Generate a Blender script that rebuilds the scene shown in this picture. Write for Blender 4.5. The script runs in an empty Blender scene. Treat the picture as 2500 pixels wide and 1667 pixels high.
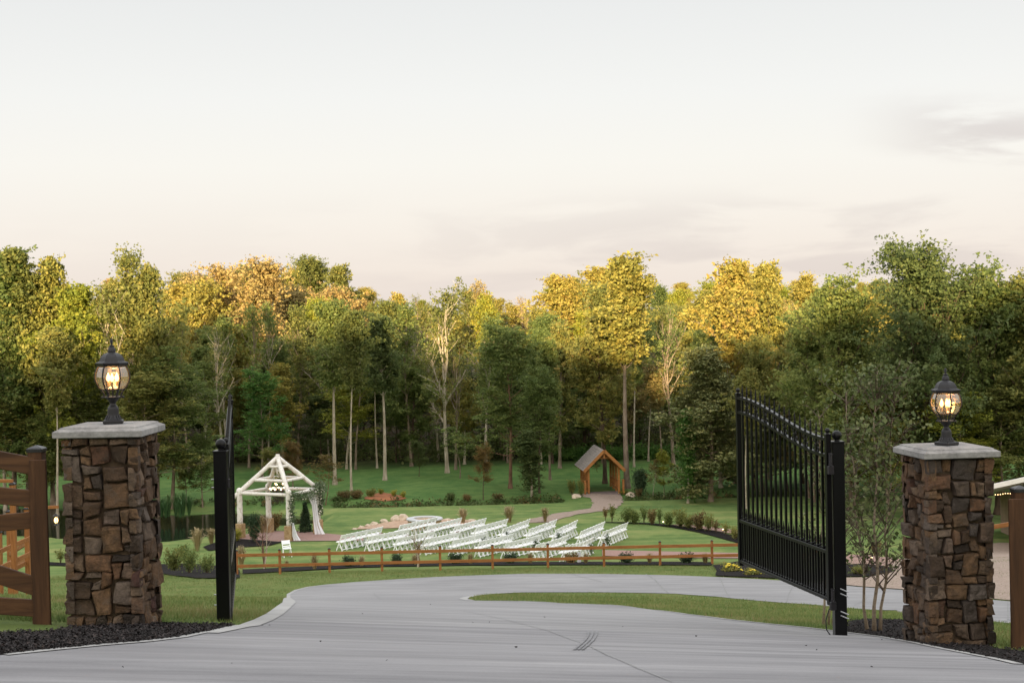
import bpy, bmesh, math, random
import numpy as np
from mathutils import Vector, Matrix, Quaternion, noise
from mathutils.geometry import delaunay_2d_cdt

R = math.radians
SC = bpy.context.scene
COL = SC.collection
rnd = random.Random(7)

# ------------------------------------------------------------------ camera (eye at the world origin, looking along +Y)
F = 3472.0                       # focal length in pixels of the 2500 px wide photograph (50 mm on a 36 mm sensor)
PITCH = math.atan(48.5 / F)      # looking a touch downhill
ROLL = 0.0200
fwd = Vector((0, math.cos(PITCH), -math.sin(PITCH)))
_up0 = Vector((0, math.sin(PITCH), math.cos(PITCH)))
_rt0 = Vector((1, 0, 0))
cam_r = _rt0 * math.cos(ROLL) - _up0 * math.sin(ROLL)
cam_u = _rt0 * math.sin(ROLL) + _up0 * math.cos(ROLL)
cd = bpy.data.cameras.new('camera')
cam = bpy.data.objects.new('camera', cd)
COL.objects.link(cam)
cd.sensor_width = 36.0
cd.lens = 36.0 * F / 2500.0
cd.clip_start = 0.1
cd.clip_end = 3000
M = Matrix.Identity(4)
for i in range(3):
    M[i][0], M[i][1], M[i][2] = cam_r[i], cam_u[i], -fwd[i]
cam.matrix_world = M
SC.camera = cam
SC.render.engine = 'CYCLES'
SC.cycles.use_denoising = True
SC.cycles.max_bounces = 7
SC.cycles.transparent_max_bounces = 12
SC.cycles.caustics_reflective = False
SC.cycles.caustics_refractive = False
SC.cycles.sample_clamp_indirect = 4.0
SC.view_settings.view_transform = 'Standard'
SC.view_settings.look = 'None'
SC.view_settings.exposure = 1.5
SC.view_settings.gamma = 1.0

# ------------------------------------------------------------------ light: a low sun behind the camera, evening sky
SUN_EL = 6.5                     # degrees above the horizon
SUN_AZ = 8.0                     # the light travels along +Y and a little towards +X
SKY_LEVEL = 0.12
SKY_GAIN = 3.05
sun_d = bpy.data.lights.new('sun', 'SUN')
sun_d.energy = 5.0
sun_d.angle = R(0.5)
sun_d.color = (1.0, 0.77, 0.42)
sun = bpy.data.objects.new('sun', sun_d)
COL.objects.link(sun)
ldir = Vector((math.sin(R(SUN_AZ)) * math.cos(R(SUN_EL)), math.cos(R(SUN_AZ)) * math.cos(R(SUN_EL)), -math.sin(R(SUN_EL))))
sun.rotation_euler = ldir.to_track_quat('-Z', 'Y').to_euler()
sun.location = (0, -60, 60)

W = bpy.data.worlds.new('World')
SC.world = W
W.use_nodes = True
nt = W.node_tree
nt.nodes.clear()
def N(t, **k):
    n = nt.nodes.new(t)
    for a, b in k.items():
        setattr(n, a, b)
    return n
def LK(a, b):
    nt.links.new(a, b)
def ramp(node, stops, interp='LINEAR'):
    cr = node.color_ramp
    cr.interpolation = interp
    while len(cr.elements) > 1:
        cr.elements.remove(cr.elements[-1])
    cr.elements[0].position = stops[0][0]
    cr.elements[0].color = (*stops[0][1], 1)
    for p, c in stops[1:]:
        e = cr.elements.new(p)
        e.color = (*c, 1)
sky = N('ShaderNodeTexSky', sky_type='NISHITA')
sky.sun_disc = False
sky.sun_elevation = R(SUN_EL)
sky.sun_rotation = R(180 + SUN_AZ)
sky.altitude = 250
sky.air_density = 1.2
sky.dust_density = 2.5
sky.ozone_density = 1.5
tc = N('ShaderNodeTexCoord')
sx = N('ShaderNodeSeparateXYZ')
LK(tc.outputs['Generated'], sx.inputs[0])
rz = N('ShaderNodeValToRGB')       # bright evening veil of thin high cloud, by elevation
LK(sx.outputs['Z'], rz.inputs[0])
ramp(rz, [(0.0, (0.86, 0.76, 0.69)), (0.03, (0.875, 0.785, 0.715)), (0.07, (0.91, 0.85, 0.79)), (0.11, (0.92, 0.89, 0.845)),
          (0.155, (0.885, 0.876, 0.858)), (0.22, (0.81, 0.81, 0.805)), (0.40, (1.25, 1.26, 1.27)), (1.0, (1.75, 1.76, 1.77))])
# low cloud bands near the horizon and one drifting cloud bank on the east side
mp = N('ShaderNodeMapping')
mp.inputs['Scale'].default_value = (6.5, 6.5, 34.0)
mp.inputs['Location'].default_value = (3.1, 0.4, 0.7)
LK(tc.outputs['Generated'], mp.inputs[0])
cn = N('ShaderNodeTexNoise')
cn.inputs['Scale'].default_value = 1.0
cn.inputs['Detail'].default_value = 7
cn.inputs['Roughness'].default_value = 0.55
cn.inputs['Distortion'].default_value = 0.35
LK(mp.outputs[0], cn.inputs['Vector'])
def mapr(src, a, b, c=0.0, d=1.0):
    n = N('ShaderNodeMapRange', interpolation_type='SMOOTHSTEP')
    n.inputs['From Min'].default_value = a
    n.inputs['From Max'].default_value = b
    n.inputs['To Min'].default_value = c
    n.inputs['To Max'].default_value = d
    LK(src, n.inputs['Value'])
    return n.outputs['Result']
def mth(op, a, b):
    n = N('ShaderNodeMath', operation=op)
    for i, v in enumerate((a, b)):
        if isinstance(v, (int, float)):
            n.inputs[i].default_value = v
        else:
            LK(v, n.inputs[i])
    return n.outputs[0]
puff = mapr(cn.outputs['Fac'], 0.43, 0.60)
low = mth('MULTIPLY', mapr(sx.outputs['Z'], 0.098, 0.060), mapr(sx.outputs['X'], -0.22, 0.16, 0.15, 1.0))
tilt = mth('ADD', sx.outputs['Z'], mth('MULTIPLY', mth('SUBTRACT', sx.outputs['X'], 0.28), 0.16))
bank = mth('MULTIPLY', mth('MULTIPLY', mapr(sx.outputs['X'], 0.215, 0.33), mapr(tilt, 0.098, 0.112)), mapr(tilt, 0.155, 0.125))
mask = mth('MULTIPLY', puff, mth('MAXIMUM', mth('MULTIPLY', low, 0.40), mth('MULTIPLY', bank, 0.62)))
cmix = N('ShaderNodeMix', data_type='RGBA')
LK(mask, cmix.inputs['Factor'])
LK(rz.outputs[0], cmix.inputs['A'])
cmix.inputs['B'].default_value = (0.62, 0.555, 0.55, 1)
gain = N('ShaderNodeMix', data_type='RGBA', blend_type='MULTIPLY')
gain.inputs['Factor'].default_value = 1.0
LK(cmix.outputs['Result'], gain.inputs['A'])
gain.inputs['B'].default_value = (SKY_GAIN, SKY_GAIN, SKY_GAIN, 1)
back = mth('MULTIPLY', mapr(sx.outputs['Y'], 0.1, -0.8), mapr(sx.outputs['Z'], 0.75, 0.1))
glowm = N('ShaderNodeMix', data_type='RGBA', blend_type='MULTIPLY')     # afterglow on the sunset side
LK(back, glowm.inputs['Factor'])
LK(gain.outputs['Result'], glowm.inputs['A'])
glowm.inputs['B'].default_value = (2.7, 2.45, 2.1, 1)
vm = N('ShaderNodeMix', data_type='RGBA')
vm.inputs['Factor'].default_value = 0.96
LK(sky.outputs[0], vm.inputs['A'])
LK(glowm.outputs['Result'], vm.inputs['B'])
bg = N('ShaderNodeBackground')
bg.inputs['Strength'].default_value = SKY_LEVEL
LK(vm.outputs['Result'], bg.inputs['Color'])
wo = N('ShaderNodeOutputWorld')
LK(bg.outputs[0], wo.inputs[0])

# ------------------------------------------------------------------ pixel rays and the shape of the land
def ray(u, v):
    return fwd + cam_r * ((u - 1250.0) / F) + cam_u * ((833.5 - v) / F)
def P(u, v, Y):
    d = ray(u, v)
    return d * (Y / d.y)
def pchip(xs, ys):
    xs, ys = np.array(xs, float), np.array(ys, float)
    h = np.diff(xs)
    dl = np.diff(ys) / h
    m = np.zeros(len(xs))
    m[0], m[-1] = dl[0], dl[-1]
    for i in range(1, len(xs) - 1):
        if dl[i - 1] * dl[i] > 0:
            w1, w2 = 2 * h[i] + h[i - 1], h[i] + 2 * h[i - 1]
            m[i] = (w1 + w2) / (w1 / dl[i - 1] + w2 / dl[i])
    def f(q):
        q = np.asarray(q, float)
        i = np.clip(np.searchsorted(xs, q) - 1, 0, len(h) - 1)
        t = np.clip((q - xs[i]) / h[i], 0, 1)
        t2, t3 = t * t, t * t * t
        return (2 * t3 - 3 * t2 + 1) * ys[i] + (t3 - 2 * t2 + t) * h[i] * m[i] + (3 * t2 - 2 * t3) * ys[i + 1] + (t3 - t2) * h[i] * m[i + 1]
    return f
_prof = pchip([-420, -260, -170, -110, -60, -25, 0, 4, 7, 10.3, 12, 16, 22, 30, 40, 47, 54, 62, 66, 70, 77, 81, 90, 135, 160, 200, 300, 420],
              [18, 26, 29.8, 19.5, 7.0, -0.6, -1.50, -1.53, -1.76, -2.28, -2.57, -3.26, -4.38, -5.85, -7.70, -8.96, -9.62, -10.80, -11.37, -12.0, -13.12, -13.5, -13.52, -13.55, -12.4, -9.5, -4.0, 3.0])
_cr = pchip([-5, 4, 12, 30, 39, 47, 52], [0.0, 0.03, 0.055, 0.06, 0.058, 0.02, 0.0])
_cl = pchip([-5, 4, 12, 30, 45], [0.0, 0.03, 0.055, 0.02, 0.0])
def sstep(a, b, x):
    t = np.clip((x - a) / (b - a), 0, 1)
    return t * t * (3 - 2 * t)
POND_PX = [(40, 1318), (200, 1326), (390, 1334), (470, 1325), (545, 1306), (620, 1296), (690, 1292), (770, 1286), (800, 1276), (770, 1262),
           (690, 1256), (560, 1253), (430, 1257), (300, 1252), (120, 1238), (-60, 1232), (-120, 1270)]
WATER_Z = -13.95
POND = [P(u, v, 1.0) for u, v in POND_PX]
POND = np.array([(p.x * WATER_Z / p.z, WATER_Z / p.z) for p in POND])
def poly_sdf(px, py, poly):
    """signed distance to a polygon, negative inside"""
    d = np.full(px.shape, 1e9)
    ins = np.zeros(px.shape, bool)
    n = len(poly)
    for i in range(n):
        ax, ay = poly[i]
        bx, by = poly[(i + 1) % n]
        ex, ey = bx - ax, by - ay
        t = np.clip(((px - ax) * ex + (py - ay) * ey) / (ex * ex + ey * ey), 0, 1)
        d = np.minimum(d, np.hypot(px - ax - t * ex, py - ay - t * ey))
        c = (ay > py) != (by > py)
        with np.errstate(divide='ignore', invalid='ignore'):
            xi = (bx - ax) * (py - ay) / (by - ay) + ax
        ins ^= c & (px < xi)
    return np.where(ins, -d, d)
def H(x, y, pond=True):
    x = np.asarray(x, float)
    y = np.asarray(y, float)
    x, y = np.broadcast_arrays(x, y)
    z = _prof(y)
    xr = np.clip(x, 0, None)
    xr = 14 * np.tanh(xr / 14)
    xl = np.clip(-x, 0, None)
    xl = 9 * np.tanh(xl / 9)
    z = z - _cr(y) * xr + _cl(y) * xl
    # hollow beyond the east pillar
    z = z - 1.25 * sstep(7.5, 10.5, x) * sstep(17, 27, y) * (1 - sstep(33, 40, y))
    # the ridge behind the viewer, higher towards the west
    ridge = sstep(-60, -150, y)
    z = z + ridge * (-0.012 * np.clip(x, -150, 150) + 1.6 * np.sin(x * 0.11 + 1) + 1.1 * np.sin(x * 0.29) + 0.7 * np.sin(x * 0.63 + 2))  # wavy crest breaks up the edge of the shade it throws
    # soft swells of the meadow and of the wooded slope
    mead = sstep(88, 96, y) * (1 - sstep(135, 150, y))
    z = z + 0.10 * mead * np.sin(x * 0.12 + 0.6) * np.sin(y * 0.16)
    # shallow drain between the mown lawn and the grove
    z = z - 0.55 * np.exp(-((y - 108.5 - 1.2 * np.sin(x * 0.11)) / 1.5) ** 2) * (1 - np.exp(-((x - 5.9) / 2.2) ** 2))
    far = sstep(165, 300, y)
    z = z + far * (2.0 * np.sin(x * 0.021 + 0.8) + 2.0 * np.sin(x * 0.013 + y * 0.01))
    if pond:
        m = (y > 70) & (y < 140) & (x < 10)
        if m.any():
            s = poly_sdf(x[m], y[m], POND)
            z = z.copy()
            z[m] = np.minimum(z[m], z[m] * 0 + (-13.5) - 0.95 * sstep(0.9, -0.9, s)) * (s < 0.9) + z[m] * (s >= 0.9)
    return z
def h(x, y):
    return float(H(np.array([x]), np.array([y]))[0])
_ys = np.concatenate([np.arange(3.5, 70, 0.08), np.arange(70, 320, 0.25)])
def G(u, v, pond=False):
    """where the pixel ray meets the land"""
    d = ray(u, v)
    k = d / d.y
    z = H(k.x * _ys, _ys, pond)
    s = k.z * _ys - z
    i = int(np.argmax(s < 0))
    if not (s < 0).any():
        i = len(_ys) - 1
    y0, y1 = _ys[max(i - 1, 0)], _ys[i]
    for _ in range(24):
        m = 0.5 * (y0 + y1)
        if k.z * m - float(H(np.array([k.x * m]), np.array([m]), pond)[0]) < 0:
            y1 = m
        else:
            y0 = m
    return Vector((k.x * y1, y1, k.z * y1))
def proj(p):
    """world point to photograph pixel"""
    c = Vector(p)
    z = c.dot(fwd)
    return 1250 + F * c.dot(cam_r) / z, 833.5 - F * c.dot(cam_u) / z

# ------------------------------------------------------------------ objects, materials and mesh helpers
def put(o, parent=None):
    COL.objects.link(o)
    if parent is not None:
        o.parent = parent
    return o
def tag(o, label=None, cat=None, group=None, kind=None):
    if label: o['label'] = label
    if cat: o['category'] = cat
    if group: o['group'] = group
    if kind: o['kind'] = kind
    return o
def thing(name, loc, label, cat, group=None, rotz=0.0):
    o = bpy.data.objects.new(name, None)
    o.empty_display_size = 0.1
    o.location = loc
    o.rotation_euler = (0, 0, rotz)
    put(o)
    return tag(o, label, cat, group)
def copy_tree(o, parent=None):
    c = o.copy()
    COL.objects.link(c)
    if parent is not None:
        c.parent = parent
        c.matrix_parent_inverse = o.matrix_parent_inverse.copy()
    for ch in list(o.children):
        copy_tree(ch, c)
    return c

class MB:
    """collects quads and triangles; build() links them as one mesh object"""
    def __init__(self):
        self.v, self.f, self.mi = [], [], []
        self.m = 0
        self.tint = None
        self.tv = []
    def add(self, vs, fs):
        b = len(self.v)
        self.v += [tuple(p) for p in vs]
        self.f += [tuple(i + b for i in f) for f in fs]
        self.mi += [self.m] * len(fs)
        t = 0.5 if self.tint is None else self.tint
        self.tv += [t] * len(vs)
    def box(self, c, s, rot=None, bev=0.0):
        x, y, z = s[0] / 2, s[1] / 2, s[2] / 2
        if bev <= 0:
            vs = [Vector((a * x, b * y, d * z)) for a in (-1, 1) for b in (-1, 1) for d in (-1, 1)]
            fs = [(0, 1, 3, 2), (4, 6, 7, 5), (0, 4, 5, 1), (2, 3, 7, 6), (0, 2, 6, 4), (1, 5, 7, 3)]
        else:
            e = min(bev, x * .9, y * .9, z * .9)
            def ring(zz, ox, oy):
                return [Vector(p + (zz,)) for p in ((-ox + e, -oy), (ox - e, -oy), (ox, -oy + e), (ox, oy - e), (ox - e, oy), (-ox + e, oy), (-ox, oy - e), (-ox, -oy + e))]
            vs = ring(-z, x - e, y - e) + ring(-z + e, x, y) + ring(z - e, x, y) + ring(z, x - e, y - e)
            fs = []
            for r in range(3):
                for i in range(8):
                    j = (i + 1) % 8
                    fs.append((r * 8 + i, r * 8 + j, r * 8 + 8 + j, r * 8 + 8 + i))
            fs += [tuple(range(7, -1, -1)), tuple(range(24, 32))]
        if rot is not None:
            vs = [rot @ p for p in vs]
        c = Vector(c)
        self.add([p + c for p in vs], fs)
    def bar(self, a, b, w, d, up=(0, 0, 1), bev=0.0, ext=0.0):
        """box from a to b, w across, d along up"""
        a, b = Vector(a), Vector(b)
        t = (b - a)
        L = t.length
        t.normalize()
        up = Vector(up)
        s = t.cross(up)
        if s.length < 1e-5:
            s = t.cross(Vector((1, 0, 0)))
        s.normalize()
        n = s.cross(t)
        rot = Matrix((t, s, n)).transposed()
        self.box((a + b) / 2, (L + 2 * ext, w, d), rot, bev)
    def tube(self, pts, rad, seg=6, caps=True):
        pts = [Vector(p) for p in pts]
        if not hasattr(rad, '__len__'):
            rad = [rad] * len(pts)
        vs, fs = [], []
        ref = None
        for i, p in enumerate(pts):
            t = (pts[min(i + 1, len(pts) - 1)] - pts[max(i - 1, 0)])
            t = t.normalized() if t.length > 1e-9 else Vector((0, 0, 1))
            if ref is None:
                ref = t.orthogonal().normalized()
            ref = (ref - t * ref.dot(t))
            ref = ref.normalized() if ref.length > 1e-6 else t.orthogonal().normalized()
            b = t.cross(ref)
            for k in range(seg):
                a = 2 * math.pi * k / seg
                vs.append(p + (ref * math.cos(a) + b * math.sin(a)) * rad[i])
        for i in range(len(pts) - 1):
            for k in range(seg):
                k2 = (k + 1) % seg
                fs.append((i * seg + k, i * seg + k2, (i + 1) * seg + k2, (i + 1) * seg + k))
        if caps:
            fs.append(tuple(range(seg - 1, -1, -1)))
            fs.append(tuple((len(pts) - 1) * seg + k for k in range(seg)))
        self.add(vs, fs)
    def lathe(self, prof, c=(0, 0, 0), seg=16, ph=0.0, caps=True):
        """profile of (radius, z) turned round a vertical axis through c"""
        c = Vector(c)
        vs, fs = [], []
        for r, z in prof:
            for k in range(seg):
                a = ph + 2 * math.pi * k / seg
                vs.append(c + Vector((r * math.cos(a), r * math.sin(a), z)))
        for i in range(len(prof) - 1):
            for k in range(seg):
                k2 = (k + 1) % seg
                fs.append((i * seg + k, i * seg + k2, (i + 1) * seg + k2, (i + 1) * seg + k))
        if caps:
            fs.append(tuple(range(seg - 1, -1, -1)))
            fs.append(tuple((len(prof) - 1) * seg + k for k in range(seg)))
        self.add(vs, fs)
    def ball(self, c, r, seg=12, rings=8, sq=1.0):
        prof = [(max(r * math.sin(math.pi * i / rings), 1e-4), -r * sq * math.cos(math.pi * i / rings)) for i in range(rings + 1)]
        self.lathe(prof, c, seg, caps=False)
    def mesh(self, name, mats, smooth=False):
        me = bpy.data.meshes.new(name)
        me.from_pydata(self.v, [], self.f)
        if not isinstance(mats, (list, tuple)):
            mats = [mats]
        for m in mats:
            me.materials.append(m)
        if len(mats) > 1:
            me.polygons.foreach_set('material_index', self.mi)
        if self.tint is not None:
            at = me.attributes.new('tint', 'FLOAT', 'POINT')
            at.data.foreach_set('value', self.tv)
        if smooth:
            me.polygons.foreach_set('use_smooth', [True] * len(self.f))
        me.update()
        return me
    def build(self, name, mats, parent=None, loc=None, smooth=False):
        o = bpy.data.objects.new(name, self.mesh(name, mats, smooth))
        if loc is not None:
            o.location = loc
        return put(o, parent)

def np_mesh(name, verts, quads, mat, tint=None, smooth=False):
    """fast mesh from arrays: verts (n,3), quads (m,4) or tris (m,3)"""
    me = bpy.data.meshes.new(name)
    nv, nq, k = len(verts), len(quads), quads.shape[1]
    me.vertices.add(nv)
    me.vertices.foreach_set('co', np.asarray(verts, np.float32).ravel())
    me.loops.add(nq * k)
    me.loops.foreach_set('vertex_index', np.asarray(quads, np.int32).ravel())
    me.polygons.add(nq)
    me.polygons.foreach_set('loop_start', np.arange(0, nq * k, k, dtype=np.int32))
    if tint is not None:
        at = me.attributes.new('tint', 'FLOAT', 'POINT')
        at.data.foreach_set('value', np.asarray(tint, np.float32))
    me.materials.append(mat)
    if smooth:
        me.polygons.foreach_set('use_smooth', np.ones(nq, bool))
    me.update(calc_edges=True)
    me.validate()
    return me

class Mat:
    """small wrapper that strings shader nodes together"""
    def __init__(self, name, rough=0.7, metallic=0.0, spec=0.4):
        self.mat = bpy.data.materials.new(name)
        self.mat.use_nodes = True
        self.t = self.mat.node_tree
        self.b = self.t.nodes['Principled BSDF']
        self.b.inputs['Roughness'].default_value = rough
        self.b.inputs['Metallic'].default_value = metallic
        self.b.inputs['Specular IOR Level'].default_value = spec
        self.o = self.t.nodes['Material Output']
        self.tc = self.n('ShaderNodeTexCoord')
    def n(self, t, **k):
        x = self.t.nodes.new(t)
        for a, b in k.items():
            setattr(x, a, b)
        return x
    def l(self, a, b):
        self.t.links.new(a, b)
    def coord(self, scale=(1, 1, 1), rot=(0, 0, 0), loc=(0, 0, 0)):
        m = self.n('ShaderNodeMapping')
        m.inputs['Scale'].default_value = scale
        m.inputs['Rotation'].default_value = rot
        m.inputs['Location'].default_value = loc
        self.l(self.tc.outputs['Object'], m.inputs[0])
        return m.outputs[0]
    def noise(self, scale, detail=4, rough=0.55, vec=None, dist=0.0):
        x = self.n('ShaderNodeTexNoise')
        x.inputs['Scale'].default_value = scale
        x.inputs['Detail'].default_value = detail
        x.inputs['Roughness'].default_value = rough
        x.inputs['Distortion'].default_value = dist
        self.l(vec if vec is not None else self.tc.outputs['Object'], x.inputs['Vector'])
        return x.outputs['Fac']
    def ramp(self, src, stops, interp='LINEAR'):
        x = self.n('ShaderNodeValToRGB')
        ramp(x, stops, interp)
        self.l(src, x.inputs[0])
        return x.outputs[0]
    def val(self, src, a, b, c=0.0, d=1.0):
        x = self.n('ShaderNodeMapRange')
        for k, v in (('From Min', a), ('From Max', b), ('To Min', c), ('To Max', d)):
            x.inputs[k].default_value = v
        self.l(src, x.inputs['Value'])
        return x.outputs['Result']
    def mix(self, f, a, b, mode='MIX'):
        x = self.n('ShaderNodeMix', data_type='RGBA', blend_type=mode)
        for k, v in (('Factor', f), ('A', a), ('B', b)):
            i = x.inputs[k] if k == 'Factor' else [s for s in x.inputs if s.name == k and s.type == 'RGBA'][0]
            if isinstance(v, (int, float)):
                i.default_value = v
            elif isinstance(v, tuple):
                i.default_value = (*v, 1)
            else:
                self.l(v, i)
        return [s for s in x.outputs if s.type == 'RGBA'][0]
    def math(self, op, a, b=0.0):
        x = self.n('ShaderNodeMath', operation=op)
        for i, v in enumerate((a, b)):
            if isinstance(v, (int, float)):
                x.inputs[i].default_value = v
            else:
                self.l(v, x.inputs[i])
        return x.outputs[0]
    def attr(self, name):
        x = self.n('ShaderNodeAttribute')
        x.attribute_name = name
        return x.outputs['Fac']
    def rand(self):
        return self.n('ShaderNodeObjectInfo').outputs['Random']
    def color(self, c):
        if isinstance(c, tuple):
            self.b.inputs['Base Color'].default_value = (*c, 1)
        else:
            self.l(c, self.b.inputs['Base Color'])
        return self
    def bump(self, src, dist=0.01, strength=1.0):
        x = self.n('ShaderNodeBump')
        x.inputs['Distance'].default_value = dist
        x.inputs['Strength'].default_value = strength
        self.l(src, x.inputs['Height'])
        self.l(x.outputs[0], self.b.inputs['Normal'])
        return self
    def rough(self, src):
        self.l(src, self.b.inputs['Roughness'])
        return self

def leaf_mat(name, stops, trans=0.48, rnd_amt=0.35):
    """foliage: colour by leaf tint and a shift per plant, a little light passing through"""
    m = Mat(name, 0.6, 0, 0.25)
    f = m.math('ADD', m.math('MULTIPLY', m.attr('tint'), 1.0 - rnd_amt), m.math('MULTIPLY', m.rand(), rnd_amt))
    c = m.ramp(f, stops)
    m.color(c)
    tr = m.n('ShaderNodeBsdfTranslucent')
    m.l(c, tr.inputs['Color'])
    mx = m.n('ShaderNodeMixShader')
    mx.inputs[0].default_value = trans
    m.l(m.b.outputs[0], mx.inputs[1])
    m.l(tr.outputs[0], mx.inputs[2])
    m.l(mx.outputs[0], m.o.inputs[0])
    return m.mat
def noisy(name, c1, c2, scale, rough=0.7, bump=0.0, bscale=None, spec=0.4, metallic=0.0, stretch=(1, 1, 1), detail=5):
    m = Mat(name, rough, metallic, spec)
    v = m.coord(stretch)
    f = m.noise(scale, detail, 0.6, v)
    m.color(m.ramp(f, [(0.3, c1), (0.7, c2)]))
    if bump:
        m.bump(m.noise(bscale or scale * 3, 4, 0.6, v), bump)
    return m.mat
# ------------------------------------------------------------------ ground materials
m = Mat('lawn', 0.9, 0, 0.1)
big = m.noise(0.09, 4, 0.6)
mid = m.noise(0.9, 5, 0.65)
fine = m.noise(14, 4, 0.7)
mow = m.noise(1.0, 3, 0.5, m.coord((0.06, 0.9, 1), (0, 0, R(-14))))
sep = m.n('ShaderNodeSeparateXYZ')
m.l(m.tc.outputs['Object'], sep.inputs[0])
pat = m.noise(0.28, 5, 0.7)
meadow = m.ramp(m.math('ADD', m.math('MULTIPLY', mid, 0.3), m.math('ADD', m.math('MULTIPLY', mow, 0.4), m.math('MULTIPLY', pat, 0.3))),
                [(0.40, (0.098, 0.162, 0.050)), (0.5, (0.158, 0.220, 0.070)), (0.60, (0.245, 0.270, 0.098))])
upper = m.ramp(m.math('ADD', m.math('MULTIPLY', mid, 0.6), m.math('MULTIPLY', fine, 0.4)),
               [(0.3, (0.082, 0.128, 0.034)), (0.48, (0.130, 0.178, 0.050)), (0.62, (0.18, 0.195, 0.066)), (0.78, (0.23, 0.175, 0.08))])
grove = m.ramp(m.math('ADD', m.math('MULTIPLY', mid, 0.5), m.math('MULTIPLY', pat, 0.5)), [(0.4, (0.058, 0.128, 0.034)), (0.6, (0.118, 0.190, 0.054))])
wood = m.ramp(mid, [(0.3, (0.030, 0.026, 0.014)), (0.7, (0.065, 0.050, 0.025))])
c = m.mix(m.val(sep.outputs['Y'], 63, 72), upper, meadow)
edge = m.math('ADD', sep.outputs['Y'], m.val(big, 0.2, 0.8, -3.0, 3.0))
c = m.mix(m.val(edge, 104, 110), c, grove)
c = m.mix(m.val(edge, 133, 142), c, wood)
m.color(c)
m.bump(m.math('ADD', m.math('MULTIPLY', fine, 0.6), m.noise(55, 3, 0.7)), 0.035, 0.9)
M_LAWN = m.mat

m = Mat('concrete', 0.82, 0, 0.25)
st = m.noise(1.0, 6, 0.7, m.coord((0.35, 4.2, 1), (0, 0, R(3))))
bl = m.noise(0.22, 4, 0.6)
fi = m.noise(60, 3, 0.7)
f = m.math('ADD', m.math('MULTIPLY', st, 0.6), m.math('ADD', m.math('MULTIPLY', bl, 0.3), m.math('MULTIPLY', fi, 0.1)))
sepc = m.n('ShaderNodeSeparateXYZ')
m.l(m.tc.outputs['Object'], sepc.inputs[0])
pour = m.val(m.math('ADD', sepc.outputs['Y'], m.math('MULTIPLY', sepc.outputs['X'], -0.12)), 11.15, 11.2)      # the slab past the gate was poured later
slab = m.ramp(f, [(0.38, (0.150, 0.148, 0.156)), (0.5, (0.212, 0.209, 0.218)), (0.62, (0.285, 0.281, 0.289))])
stn = m.noise(0.55, 5, 0.7, m.coord((0.5, 1.6, 1), (0, 0, R(8))))
slab = m.mix(m.val(stn, 0.5, 0.72, 0.0, 0.45), slab, (0.165, 0.160, 0.165))
m.color(m.mix(m.math('MULTIPLY', pour, 0.55), slab, m.ramp(f, [(0.38, (0.205, 0.203, 0.208)), (0.62, (0.32, 0.316, 0.318))])))
m.bump(m.noise(1.0, 2, 0.6, m.coord((4, 220, 1))), 0.0025, 0.5)
M_CONC = m.mat
m = Mat('concrete_edge', 0.8, 0, 0.3)
m.color(m.ramp(m.noise(1.3, 5, 0.65), [(0.3, (0.27, 0.266, 0.262)), (0.7, (0.37, 0.366, 0.36))]))
M_EDGE = m.mat
M_JOINT = noisy('joint_dark', (0.17, 0.17, 0.17), (0.25, 0.25, 0.25), 5, 0.9)
M_SKID = noisy('tyre_rubber_mark', (0.13, 0.13, 0.14), (0.25, 0.25, 0.26), 9, 0.9)
m = Mat('mulch', 0.9, 0, 0.15)
m.color(m.ramp(m.noise(26, 5, 0.7), [(0.3, (0.006, 0.005, 0.005)), (0.6, (0.015, 0.012, 0.012)), (0.8, (0.035, 0.028, 0.028))]))
m.bump(m.noise(20, 5, 0.75), 0.05, 1.0)
M_MULCH = m.mat
M_GRAVEL = noisy('gravel', (0.235, 0.175, 0.14), (0.36, 0.28, 0.23), 7, 0.95, 0.02, 40)
m = Mat('brick_paving', 0.85, 0, 0.2)
br = m.n('ShaderNodeTexBrick')
br.inputs['Scale'].default_value = 4.0
br.inputs['Mortar Size'].default_value = 0.03
br.inputs['Color1'].default_value = (0.30, 0.165, 0.135, 1)
br.inputs['Color2'].default_value = (0.36, 0.215, 0.18, 1)
br.inputs['Mortar'].default_value = (0.22, 0.16, 0.14, 1)
m.l(m.coord((1, 1, 1), (0, 0, R(38))), br.inputs['Vector'])
m.color(m.mix(m.val(m.noise(0.6, 4), 0.3, 0.7, 0.0, 0.35), br.outputs['Color'], (0.33, 0.25, 0.23)))
M_BRICK = m.mat
M_SAND = noisy('sand_pad', (0.34, 0.22, 0.15), (0.50, 0.35, 0.25), 2.5, 0.95, 0.01, 25)
m = Mat('pond_water', 0.06, 0, 0.5)
m.color((0.010, 0.014, 0.009))
m.bump(m.noise(1.0, 3, 0.5, m.coord((1.2, 3.5, 1))), 0.012, 0.5)
M_WATER = m.mat
M_SOIL = noisy('red_soil', (0.16, 0.055, 0.022), (0.33, 0.125, 0.05), 1.6, 0.95, 0.03, 12)

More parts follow.
